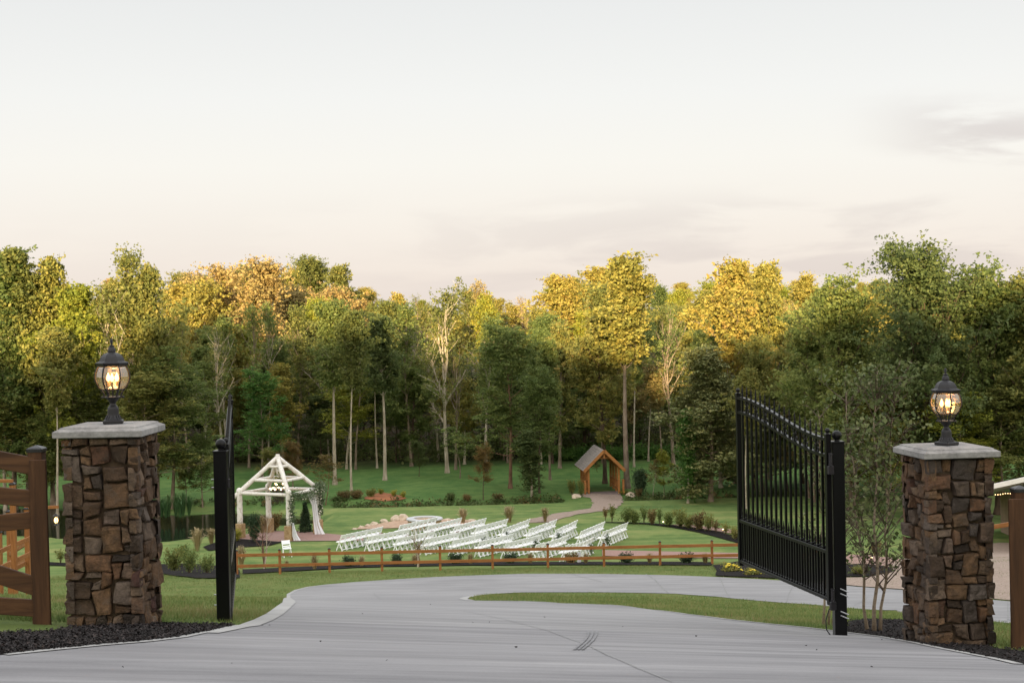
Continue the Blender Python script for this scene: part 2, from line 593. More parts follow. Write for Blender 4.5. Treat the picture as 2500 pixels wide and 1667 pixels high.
# ------------------------------------------------------------------ the land: one sheet
def axis(spans):
    out = []
    for a, b, s in spans:
        out += list(np.arange(a, b, s))
    return np.array(out + [spans[-1][1]])
gy = axis([(-420, -200, 12), (-200, -100, 5), (-100, 0, 5), (0, 22, 0.25), (22, 64, 0.5), (64, 84, 0.6), (84, 140, 0.7), (140, 220, 3), (220, 420, 10)])
gx = axis([(-300, -90, 10), (-90, -34, 1.6), (-34, -12, 0.7), (-12, 16, 0.4), (16, 40, 0.9), (40, 90, 2.5), (90, 300, 10)])
XX, YY = np.meshgrid(gx, gy)
ZZ = H(XX, YY)
nx, ny = len(gx), len(gy)
idx = np.arange(nx * ny).reshape(ny, nx)
q = np.stack([idx[:-1, :-1], idx[:-1, 1:], idx[1:, 1:], idx[1:, :-1]], -1).reshape(-1, 4)
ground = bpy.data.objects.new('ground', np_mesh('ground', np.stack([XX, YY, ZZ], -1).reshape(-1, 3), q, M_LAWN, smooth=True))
put(ground)
tag(ground, kind='structure')

def dense(poly, step):
    out = []
    n = len(poly)
    for i in range(n):
        a, b = Vector(poly[i]), Vector(poly[(i + 1) % n])
        k = max(1, int((b - a).length / step))
        out += [a.lerp(b, j / k) for j in range(k)]
    return out
def smooth_closed(pts, it=2):
    for _ in range(it):
        n = len(pts)
        q = []
        for i in range(n):
            a, b = Vector(pts[i]), Vector(pts[(i + 1) % n])
            q += [a.lerp(b, 0.25), a.lerp(b, 0.75)]
        pts = q
    return pts
def drape(name, poly, mat, lift, step=0.5, kind='structure', mats=None, wig=0.0):
    """lay a sheet of ground cover over the land inside a plan polygon"""
    pts = dense([Vector((p[0], p[1])) for p in poly], step)
    if wig:
        pts = [p + Vector((noise.noise((p.x * 1.7, p.y * 1.7, 3.3)), noise.noise((p.x * 1.7, p.y * 1.7, 9.1)))) * wig for p in pts]
    nb = len(pts)
    arr = np.array([(p.x, p.y) for p in pts])
    x0, y0 = arr.min(0)
    x1, y1 = arr.max(0)
    sx_, sy_ = np.meshgrid(np.arange(x0, x1, step), np.arange(y0, y1, step))
    sx_ = sx_ + (np.arange(sx_.shape[0]) % 2)[:, None] * step * 0.5
    s = poly_sdf(sx_.ravel(), sy_.ravel(), arr)
    k = s < -step * 0.35
    inner = np.stack([sx_.ravel()[k], sy_.ravel()[k]], -1)
    allp = [Vector(p) for p in arr] + [Vector(p) for p in inner]
    r = delaunay_2d_cdt(allp, [(i, (i + 1) % nb) for i in range(nb)], [], 1, 1e-4)
    co = np.array([(p.x, p.y) for p in r[0]])
    z = H(co[:, 0], co[:, 1], False) + lift
    me = bpy.data.meshes.new(name)
    fs = []
    for t in r[2]:
        a, b, c_ = (co[i] for i in t[:3])
        if (b[0] - a[0]) * (c_[1] - a[1]) - (b[1] - a[1]) * (c_[0] - a[0]) < 0:
            t = t[::-1]
        fs.append(tuple(t))
    me.from_pydata(np.column_stack([co, z]).tolist(), [], fs)
    me.materials.append(mat)
    me.polygons.foreach_set('use_smooth', [True] * len(me.polygons))
    me.update()
    o = put(bpy.data.objects.new(name, me))
    if kind:
        tag(o, kind=kind)
    return o
def gp(pts):
    return [G(u, v).xy for u, v in pts]
def strip(name, pts, width, mat, lift, side=0.0, step=0.25, parent=None, kind=None, wfun=None):
    """narrow band following a line on the ground"""
    P2 = [Vector((p[0], p[1])) for p in pts]
    fine_ = []
    for a, b in zip(P2[:-1], P2[1:]):
        k = max(1, int((b - a).length / step))
        fine_ += [a.lerp(b, j / k) for j in range(k)]
    fine_.append(P2[-1])
    mb = MB()
    vs, fs = [], []
    for i, p in enumerate(fine_):
        t = (fine_[min(i + 1, len(fine_) - 1)] - fine_[max(i - 1, 0)]).normalized()
        n_ = Vector((-t.y, t.x))
        w = width * (wfun(i / max(1, len(fine_) - 1)) if wfun else 1)
        for s_ in (-0.5, 0.0, 0.5):
            c_ = p + n_ * w * (s_ + side)
            vs.append((c_.x, c_.y, float(H(np.array([c_.x]), np.array([c_.y]), False)[0]) + lift))
    for i in range(len(fine_) - 1):
        a = i * 3
        fs += [(a, a + 3, a + 4, a + 1), (a + 1, a + 4, a + 5, a + 2)]
    mb.add(vs, fs)
    o = mb.build(name, mat, parent)
    if kind:
        tag(o, kind=kind)
    return o

# the driveway: down from the viewer, past the grass tongue, and back along the lower level
LEFT_EDGE = [(0, 1604), (117, 1592), (230, 1581), (350, 1571), (430, 1561), (480, 1550), (560, 1534), (585, 1531), (620, 1518), (650, 1503), (672, 1487), (690, 1474),
             (693, 1462), (700, 1451), (718, 1441), (750, 1433), (800, 1427), (870, 1421), (960, 1415), (1060, 1409), (1160, 1405), (1275, 1401), (1400, 1401),
             (1520, 1402), (1640, 1404.5), (1745, 1408.5), (1850, 1414), (2000, 1423), (2100, 1433), (2200, 1440), (2300, 1450), (2440, 1466), (2700, 1492)]
RIGHT_EDGE = [(2700, 1552), (2440, 1521), (2300, 1504), (2190, 1490), (2060, 1484), (2020, 1480), (1915, 1472), (1755, 1457), (1650, 1449.5), (1590, 1448), (1500, 1446.5),
              (1430, 1446), (1350, 1446), (1275, 1446.5), (1200, 1450), (1165, 1455), (1146, 1460), (1141, 1464), (1160, 1467.5), (1200, 1468), (1280, 1468.5),
              (1330, 1471), (1370, 1474), (1440, 1476), (1490, 1478), (1540, 1482), (1610, 1492), (1680, 1502), (1780, 1515), (1880, 1526), (1970, 1535),
              (2083, 1549), (2160, 1559), (2232, 1572), (2339, 1594), (2430, 1612), (2500, 1628)]
le, re_ = gp(LEFT_EDGE), gp(RIGHT_EDGE)
near = [Vector((6.2, 3.0)), Vector((9.0, 1.0)), Vector((9.0, -8.0)), Vector((-9.0, -8.0)), Vector((-9.0, 1.0)), Vector((-5.5, 4.6))]
near[0] = Vector((re_[-1].x + 1.0, re_[-1].y - 1.2))
near[5] = Vector((le[0].x - 1.0, le[0].y - 0.5))
drive = drape('driveway', le + re_ + near, M_CONC, 0.016, 0.45)
# pale finished edging along the west side and the grass tongue
strip('driveway_edging', le[5:24], 0.16, M_EDGE, 0.021, -0.5, kind='structure', wfun=lambda t: 0.9 if t < .5 else 0.75)
strip('driveway_edging', le[0:6], 0.07, M_EDGE, 0.021, -0.5, kind='structure')
strip('driveway_edging', re_[13:26], 0.16, M_EDGE, 0.021, -0.5, kind='structure')
strip('driveway_edging', re_[26:37], 0.06, M_EDGE, 0.021, -0.5, kind='structure')
# saw-cut joints, a crack and tyre scrubs in the slab
def joint(pxs, w=0.016, mat=None):
    w *= 0.6
    strip('driveway_joint', gp(pxs), w, mat or M_JOINT, 0.0215, kind='structure')
joint([(1130, 1494), (1240, 1518), (1340, 1545), (1420, 1575), (1480, 1605), (1560, 1640), (1640, 1672)], 0.011)
joint([(1577, 1402.5), (1600, 1417), (1632, 1448)], 0.08)
joint([(1757, 1409), (1766, 1430), (1782, 1459)], 0.06)
joint([(1934, 1434), (1925, 1452), (1920, 1471)], 0.05)
joint([(2461, 1470), (2455, 1520)], 0.05)
joint([(1395, 1401.5), (1420, 1409), (1470, 1421)], 0.05)
joint([(912, 1447), (918, 1455), (928, 1464)], 0.025)
joint([(2085, 1480), (2120, 1457)], 0.03)
for dx in (0, 10, 20):
    strip('tyre_mark', gp([(1402 + dx, 1593), (1417 + dx, 1580), (1429 + dx, 1568), (1436 + dx, 1556), (1437 + dx, 1547)]), 0.016, M_SKID, 0.0225, kind='structure', step=0.08)

# mulch beds
mulch_px = {
    'west_gate': [(-80, 1612), (-60, 1560), (60, 1549), (120, 1553), (165, 1541), (260, 1535), (350, 1530), (440, 1530), (520, 1531), (562, 1531), (545, 1539), (480, 1550), (430, 1561), (350, 1571), (230, 1581), (117, 1592), (0, 1604)],
    'east_gate': [(2062, 1545), (2072, 1528), (2110, 1519), (2200, 1516), (2250, 1530), (2330, 1560), (2430, 1588), (2560, 1600), (2600, 1650), (2500, 1628), (2430, 1612), (2339, 1594), (2232, 1572), (2160, 1559)],
    'fence': [(592, 1402), (700, 1396), (812, 1390), (936, 1384), (1075, 1382), (1203, 1381), (1338, 1380), (1475, 1380), (1612, 1380), (1739, 1381.5),
              (1739, 1374), (1612, 1372.5), (1475, 1372), (1338, 1372.5), (1203, 1373), (1075, 1374), (936, 1376.5), (812, 1382), (700, 1386), (592, 1391)],
    'flower': [(1739, 1382), (1800, 1372), (1900, 1383), (2020, 1408), (2020, 1419), (1850, 1411), (1746, 1407), (1750, 1396)],
    'shrub_row': [(1478, 1275), (1530, 1275.5), (1580, 1277.5), (1640, 1282), (1700, 1289), (1760, 1300), (1810, 1313), (1870, 1330), (1960, 1352), (1940, 1362), (1860, 1346), (1800, 1326), (1755, 1313), (1700, 1299), (1640, 1288), (1580, 1280.5), (1530, 1277.5), (1478, 1276.5)],
    'west_bed': [(110, 1372), (170, 1376), (300, 1378), (395, 1378), (460, 1376), (530, 1382), (585, 1392), (585, 1412), (480, 1413), (395, 1401), (300, 1388), (170, 1383), (110, 1380)],
    'pergola_bed': [(495, 1336), (530, 1324), (580, 1316), (640, 1320), (690, 1324), (660, 1332), (600, 1336), (545, 1341), (510, 1345)],
    'island': [(2010, 1383), (2100, 1379), (2170, 1386), (2180, 1398), (2120, 1408), (2040, 1410), (1990, 1400)],
    'birch': [(2065, 1527), (2080, 1517), (2140, 1514), (2200, 1516), (2205, 1527), (2140, 1531)],
}
for k_, px in mulch_px.items():
    tag(drape('mulch_bed', gp(px), M_MULCH, 0.022 if k_ in ('west_gate', 'east_gate', 'birch') else 0.05, 0.25 if 'gate' in k_ or k_ == 'birch' else 0.6, wig=0.05, kind='stuff'),
        {'west_gate': 'dark mulch around the stone pillar and board fence', 'east_gate': 'dark mulch bordering the driveway under the eastern stone pillar',
         'fence': 'strip of dark mulch along the foot of the rail fence', 'flower': 'dark mulch around the yellow flowers',
         'shrub_row': 'curved ribbon of dark mulch under the leafy shrubs', 'west_bed': 'dark mulch under the bushes behind the gate post',
         'pergola_bed': 'dark mulch beside the pergola patio', 'island': 'small mulch island among the brick paving',
         'birch': 'dark mulch ring at the foot of the birches'}[k_], 'mulch', 'mulch beds')
# paths, patio, parking
drape('patio', gp([(578, 1310), (620, 1301), (660, 1297), (740, 1297.5), (800, 1303), (860, 1309), (890, 1313), (890, 1321), (840, 1320.5), (760, 1321), (700, 1322), (640, 1324), (590, 1323)]), M_BRICK, 0.04, 0.5)
drape('gravel_path', gp([(1392, 1206), (1512, 1205), (1518, 1213), (1523, 1222), (1520, 1231), (1508, 1240), (1470, 1248), (1408, 1256), (1366, 1268), (1345, 1275.5), (1262, 1276.5), (1300, 1267), (1350, 1255), (1400, 1247.5), (1436, 1243), (1446, 1236), (1446, 1226), (1440, 1215)]), M_GRAVEL, 0.035, 0.5, wig=0.25)
drape('sand_pad', gp([(857, 1293), (880, 1287), (905, 1283), (954, 1273.5), (1037, 1268), (1110, 1267), (1165, 1271.5), (1160, 1283), (1060, 1291), (973, 1289)]), M_SAND, 0.035, 0.5, wig=0.15)
drape('brick_path', gp([(1470, 1343), (1600, 1346), (1740, 1349), (1900, 1352), (1990, 1352), (1990, 1364), (1900, 1364), (1740, 1363), (1600, 1360), (1470, 1357)]), M_BRICK, 0.035, 0.5)
drape('brick_path', gp([(1606, 1281.2), (1680, 1281), (1740, 1287), (1800, 1295), (1860, 1306), (1960, 1322), (1980, 1337), (1870, 1321), (1810, 1308), (1760, 1298), (1700, 1289), (1640, 1283)]), M_BRICK, 0.035, 0.5)
drape('parking', gp([(2000, 1422), (2060, 1411), (2120, 1410), (2178, 1398), (2178, 1372), (2300, 1338), (2440, 1325), (2620, 1330), (2700, 1490), (2440, 1464), (2300, 1449), (2200, 1439), (2100, 1432)]), M_GRAVEL, 0.03, 1.0)
drape('brick_path', gp([(2050, 1352), (2140, 1356), (2200, 1366), (2200, 1372), (2170, 1384), (2100, 1377), (2020, 1380), (2000, 1362)]), M_BRICK, 0.03, 0.7)
# bare reddish soil patch and ditch bank beyond the lawn
tag(drape('bare_soil', gp([(890, 1219), (905, 1207), (940, 1203), (975, 1209), (995, 1217), (980, 1222), (940, 1224)]), M_SOIL, 0.05, 0.5, wig=0.3, kind='structure'))
# pond
mb = MB()
cen = POND.mean(0)
ex = [tuple(cen + (p - cen) * (1 + 1.6 / max(1e-6, np.hypot(*(p - cen))))) for p in POND]
mb.add([(x_, y_, WATER_Z) for x_, y_ in ex], [tuple(range(len(ex)))][::1])
pond = mb.build('pond_water', M_WATER)
tag(pond, kind='structure')
if pond.data.polygons[0].normal.z < 0:
    pond.data.flip_normals()
# ------------------------------------------------------------------ bark and foliage
def bark(name, c1, c2, c3=None):
    m = Mat(name, 0.9, 0, 0.15)
    v = m.coord((1.0, 1.0, 0.35))
    f = m.noise(3.0, 5, 0.65, v)
    m.color(m.ramp(f, [(0.3, c1), (0.55, c2), (0.75, c3 or c2)]))
    m.bump(m.noise(9, 4, 0.6, v), 0.05)
    return m.mat
BARK = bark('bark_grey', (0.12, 0.085, 0.06), (0.25, 0.195, 0.145), (0.34, 0.285, 0.23))
BARK_PALE = bark('bark_pale', (0.25, 0.205, 0.15), (0.42, 0.36, 0.28), (0.52, 0.46, 0.38))
BARK_DARK = bark('bark_dark', (0.05, 0.036, 0.026), (0.115, 0.08, 0.058), (0.17, 0.12, 0.09))
BARK_RED = bark('bark_russet', (0.10, 0.055, 0.036), (0.20, 0.12, 0.08), (0.27, 0.175, 0.12))
LEAF = {
    'green': leaf_mat('leaves_green', [(0.1, (0.088, 0.130, 0.038)), (0.45, (0.158, 0.208, 0.060)), (0.75, (0.265, 0.290, 0.085)), (1.0, (0.34, 0.31, 0.09))]),
    'dark': leaf_mat('leaves_dark', [(0.15, (0.068, 0.100, 0.034)), (0.5, (0.128, 0.165, 0.056)), (0.9, (0.235, 0.245, 0.085))]),
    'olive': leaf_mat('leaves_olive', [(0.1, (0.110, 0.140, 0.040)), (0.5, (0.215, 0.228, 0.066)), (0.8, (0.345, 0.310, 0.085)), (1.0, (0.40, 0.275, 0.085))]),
    'gold': leaf_mat('leaves_gold', [(0.05, (0.14, 0.160, 0.040)), (0.4, (0.265, 0.250, 0.060)), (0.75, (0.42, 0.335, 0.080)), (1.0, (0.46, 0.29, 0.085))], 0.35),  # autumn yellow with some evening sunlight put into the colour
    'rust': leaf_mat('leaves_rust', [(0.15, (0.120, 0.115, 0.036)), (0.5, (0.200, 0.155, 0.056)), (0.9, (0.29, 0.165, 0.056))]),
    'vivid': leaf_mat('leaves_vivid', [(0.15, (0.062, 0.145, 0.034)), (0.5, (0.132, 0.251, 0.058)), (0.9, (0.246, 0.342, 0.084))]),
    'lime': leaf_mat('leaves_lime', [(0.1, (0.164, 0.207, 0.034)), (0.5, (0.315, 0.330, 0.053)), (0.9, (0.479, 0.398, 0.066))]),
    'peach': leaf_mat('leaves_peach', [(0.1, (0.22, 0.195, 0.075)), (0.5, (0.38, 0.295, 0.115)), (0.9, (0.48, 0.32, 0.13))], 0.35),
    'needle': leaf_mat('needles', [(0.15, (0.088, 0.112, 0.042)), (0.5, (0.165, 0.180, 0.068)), (0.9, (0.27, 0.245, 0.09))], 0.15),
}
rg = np.random.default_rng(11)
def leaf_cloud(centers, rads, n, size, flat=0.7, upbias=0.5, elong=1.5, tint_sd=0.2, rng=None):
    """many small leaf faces spread through clusters"""
    g = rng or rg
    C = np.repeat(np.asarray(centers, float), n, 0)
    Rr = np.repeat(np.asarray(rads, float), n)[:, None]
    k = len(C)
    off = g.normal(0, 0.5, (k, 3)) * Rr
    off[:, 2] *= flat
    p = C + off
    nm = g.normal(0, 1, (k, 3))
    nm[:, 2] += upbias * 2
    nm /= np.linalg.norm(nm, axis=1)[:, None]
    a = np.cross(nm, g.normal(0, 1, (k, 3)))
    a /= np.linalg.norm(a, axis=1)[:, None] + 1e-9
    b = np.cross(nm, a)
    s = size * g.uniform(0.55, 1.35, (k, 1))
    a = a * s * 0.5 * elong
    b = b * s * 0.5
    bend = nm * s * 0.18
    v = np.stack([p - a - bend, p - b * 0.95 + bend * .6, p + a - bend, p + b + bend * .6], 1).reshape(-1, 3)
    q = np.arange(k * 4).reshape(k, 4)
    ct = np.repeat(g.normal(0, 1, len(centers)), n)
    t = np.clip(0.5 + tint_sd * (0.75 * ct + 0.65 * g.normal(0, 1, k)), 0, 1)
    return v, q, np.repeat(t, 4)
FINE = 3.4
def gen_tree(name, seed, Ht, cb, cr, nl, ntw, nleaf, ls, tr, rise=35, crad=0.85, flat=0.7, up=0.5, prof=None, keep=1.0, wob=0.35, lean=0.0, limb_r=0.30, start=0.45, droop=0.0, trunk_top=0.97, segs=6, ivy=False):
    rr = random.Random(seed)
    g = np.random.default_rng(seed)
    mb = MB()
    la = rr.uniform(0, 6.28)
    ph1, ph2 = rr.uniform(0, 6.28), rr.uniform(0, 6.28)
    def axis_pt(t):
        w = wob * t
        return Vector((w * math.sin(3.1 * t + ph1) + lean * Ht * t * t * math.cos(la), w * math.sin(2.6 * t + ph2) + lean * Ht * t * t * math.sin(la), Ht * t))
    ts = [0, 0.012, 0.035] + [0.08 + (trunk_top - 0.08) * i / 9 for i in range(10)]
    rad = [tr * (1.65 if t == 0 else 1.3 if t < 0.02 else 1.05 if t < 0.05 else max(0.10, 1 - t * 0.98)) for t in ts]
    mb.tube([axis_pt(t) - Vector((0, 0, 0.25 if t == 0 else 0)) for t in ts], rad, 8)
    cen, crs = [], []
    prof = prof or (lambda s: (0.55 + 0.45 * math.sin(math.pi * min(1, s * 1.25))) * (1 - 0.45 * s * s))
    az = rr.uniform(0, 6.28)
    for i in range(nl):
        s = (i + rr.uniform(0, 0.9)) / nl
        t = cb + (0.96 - cb) * s
        az += 2.399 + rr.uniform(-0.5, 0.5)
        L = cr * prof(s) * rr.choice([rr.uniform(0.4, 0.8), rr.uniform(0.8, 1.2), rr.uniform(0.9, 1.4)])
        e = R(rise + 28 * s + rr.uniform(-20, 22))
        d = Vector((math.cos(az) * math.cos(e), math.sin(az) * math.cos(e), math.sin(e)))
        p0 = axis_pt(t)
        pts = [p0]
        dd = d.copy()
        for j in range(5):
            dd = (dd + Vector((rr.uniform(-.22, .22), rr.uniform(-.22, .22), rr.uniform(-.05, .22) - droop))).normalized()
            pts.append(pts[-1] + dd * L / 5)
        r0 = max(0.02, tr * limb_r * (1 - 0.6 * s))
        mb.tube(pts, [r0 * (1 - 0.82 * j / 5) for j in range(6)], 5, False)
        if rr.random() < keep:
            for f in (start, (start + 1) / 2, 1.0):
                k = f * 5
                a = pts[min(5, int(k))].lerp(pts[min(5, int(k) + 1)], k - int(k))
                cen.append(a)
                crs.append(crad * rr.uniform(0.7, 1.2))
        for w in range(ntw):
            f = rr.uniform(0.3, 0.95)
            k = f * 5
            a = pts[min(5, int(k))].lerp(pts[min(5, int(k) + 1)], k - int(k))
            td = (dd + Vector((rr.uniform(-1, 1), rr.uniform(-1, 1), rr.uniform(-.35, .7) - droop))).normalized()
            tl = L * rr.uniform(0.22, 0.45)
            b = a + td * tl * 0.5 + Vector((0, 0, rr.uniform(-.05, .1) * tl))
            c = a + td * tl
            mb.tube([a, b, c], [r0 * 0.36, r0 * 0.24, r0 * 0.09], 3, False)
            if rr.random() < keep:
                cen += [b, c]
                crs += [crad * rr.uniform(0.5, 0.95), crad * rr.uniform(0.6, 1.05)]
    if ivy:
        for i in range(40):
            t = rr.uniform(0.02, 0.9)
            cen.append(axis_pt(t) + Vector((rr.gauss(0, .16), rr.gauss(0, .16), 0)))
            crs.append(rr.uniform(0.3, 0.6) * ivy)
    me_t = mb.mesh(name + '_trunk', BARK, True)
    me_c = None
    if cen:
        sub, sr = [], []                     # each cluster breaks up into separate sprays
        for c_, r_ in zip(cen, crs):
            for _ in range(6):
                if rr.random() < 0.14:
                    continue
                o_ = g.normal(0, 0.62, 3) * r_
                sub.append((c_[0] + o_[0], c_[1] + o_[1], c_[2] + o_[2] * max(flat, .45)))
                sr.append(r_ * rr.uniform(.28, .62))
        v, q, t = leaf_cloud(sub, sr, max(3, int(nleaf * FINE * 0.80 / 6)), ls * 1.12 / math.sqrt(FINE), flat, up, rng=g)
        Ht = float(np.percentile(v[:, 2], 99.6))
        me_c = np_mesh(name + '_crown', v, q, LEAF['green'], t)
    return (me_t, me_c, Ht)
rounded = lambda s: math.sqrt(max(0.03, 1 - (1.7 * s - 0.72) ** 2 * 0.95))
spire = lambda s: 1.05 - 0.9 * s
TREES = {
    'forest_a': gen_tree('forest_a', 1, 18, 0.34, 3.9, 26, 4, 26, 0.33, 0.23, 38),
    'forest_b': gen_tree('forest_b', 2, 18, 0.42, 3.5, 24, 4, 26, 0.33, 0.20, 48, wob=0.8),
    'forest_c': gen_tree('forest_c', 3, 18, 0.25, 4.4, 30, 4, 25, 0.34, 0.25, 32, wob=0.6),
    'round_a': gen_tree('round_a', 4, 16, 0.22, 5.0, 34, 4, 26, 0.33, 0.30, 30, prof=rounded, crad=1.0),
    'round_b': gen_tree('round_b', 5, 16, 0.18, 4.6, 34, 4, 26, 0.33, 0.26, 34, prof=rounded, crad=1.0, wob=0.7),
    'oak': gen_tree('oak', 6, 18, 0.14, 6.6, 44, 6, 26, 0.30, 0.36, 26, prof=rounded, crad=1.05, wob=0.5, segs=7),
    'oak_b': gen_tree('oak_b', 16, 17, 0.12, 5.8, 40, 6, 26, 0.30, 0.33, 30, prof=rounded, crad=1.0, wob=0.7),
    'layer_a': gen_tree('layer_a', 7, 13, 0.20, 4.6, 24, 5, 26, 0.24, 0.17, 14, flat=0.28, up=1.2, crad=1.0, prof=lambda s: 1.0 - 0.6 * s),
    'layer_b': gen_tree('layer_b', 8, 13, 0.28, 4.0, 22, 5, 24, 0.24, 0.15, 20, flat=0.30, up=1.2, crad=0.95, prof=lambda s: 1.0 - 0.5 * s, wob=0.8),
    'sparse_a': gen_tree('sparse_a', 9, 18, 0.36, 4.4, 20, 6, 12, 0.28, 0.19, 52, keep=0.62, wob=1.0, limb_r=0.42),
    'sparse_b': gen_tree('sparse_b', 10, 18, 0.45, 3.8, 18, 6, 10, 0.28, 0.17, 58, keep=0.5, wob=1.2, limb_r=0.45),
    'bare': gen_tree('bare', 11, 16, 0.34, 5.0, 20, 7, 5, 0.24, 0.20, 56, keep=0.22, wob=0.8, limb_r=0.5),
    'spire': gen_tree('spire', 12, 18, 0.14, 2.5, 36, 3, 24, 0.30, 0.18, 55, prof=lambda s: 1.0 - 0.55 * s, crad=0.7),
    'cedar': gen_tree('cedar', 13, 11, 0.10, 3.3, 50, 5, 22, 0.22, 0.16, 6, prof=spire, flat=0.3, up=0.8, crad=0.75, droop=0.05, start=0.3),
    'sapling_a': gen_tree('sapling_a', 14, 5, 0.25, 1.5, 14, 4, 16, 0.16, 0.05, 28, crad=0.42, flat=0.35, up=1.0),
    'sapling_b': gen_tree('sapling_b', 15, 6, 0.35, 1.7, 14, 4, 12, 0.16, 0.055, 30, crad=0.45, flat=0.3, up=1.0, wob=0.7, keep=0.7, lean=0.06),
    'ivy': gen_tree('ivy', 17, 7.2, 0.30, 0.8, 16, 3, 26, 0.17, 0.10, 40, crad=0.42, ivy=1.0, wob=0.3),
    'tall_a': gen_tree('tall_a', 18, 18, 0.50, 3.6, 22, 5, 24, 0.32, 0.22, 40, wob=0.25),
    'tall_b': gen_tree('tall_b', 19, 18, 0.55, 3.0, 20, 5, 22, 0.32, 0.14, 46, wob=0.5),
    'fork': gen_tree('fork', 20, 17, 0.26, 5.6, 15, 7, 13, 0.28, 0.21, 60, wob=1.1, limb_r=0.62, keep=0.55, lean=0.03),
}
first_use = {}
def tree(kind, loc, Ht, leafm, label, group=None, wide=1.0, barkm=None, rot=None, name=None, sub=True):
    mt, mc, h0 = TREES[kind]
    nm = name or {'cedar': 'conifer_tree', 'sapling_a': 'sapling', 'sapling_b': 'sapling', 'ivy': 'ivy_clad_tree', 'bare': 'bare_tree', 'oak': 'oak_tree', 'oak_b': 'oak_tree'}.get(kind, 'broadleaf_tree')
    root = thing(nm, loc, label, 'tree', group, rnd.uniform(0, 6.28) if rot is None else rot)
    s = Ht / h0
    root.scale = (s * wide, s * wide, s)
    t = put(bpy.data.objects.new('trunk', mt), root)
    t.material_slots[0].link = 'OBJECT'
    t.material_slots[0].material = barkm or BARK
    if mc is not None:
        c = put(bpy.data.objects.new('crown', mc), root)
        c.material_slots[0].link = 'OBJECT'
        c.material_slots[0].material = LEAF[leafm]
    return root
def tree_px(kind, u, v, vtop, leafm, label, group=None, wide=1.0, barkm=None, rot=None, Y=None, name=None):
    p = G(u, v) if Y is None else None
    if p is None:
        q = P(u, v, Y)
        p = Vector((q.x, q.y, h(q.x, q.y)))
    top = P(u, vtop, p.y)
    return tree(kind, (p.x, p.y, p.z - 0.03), top.z - p.z, leafm, label, group, wide, barkm, rot, name)

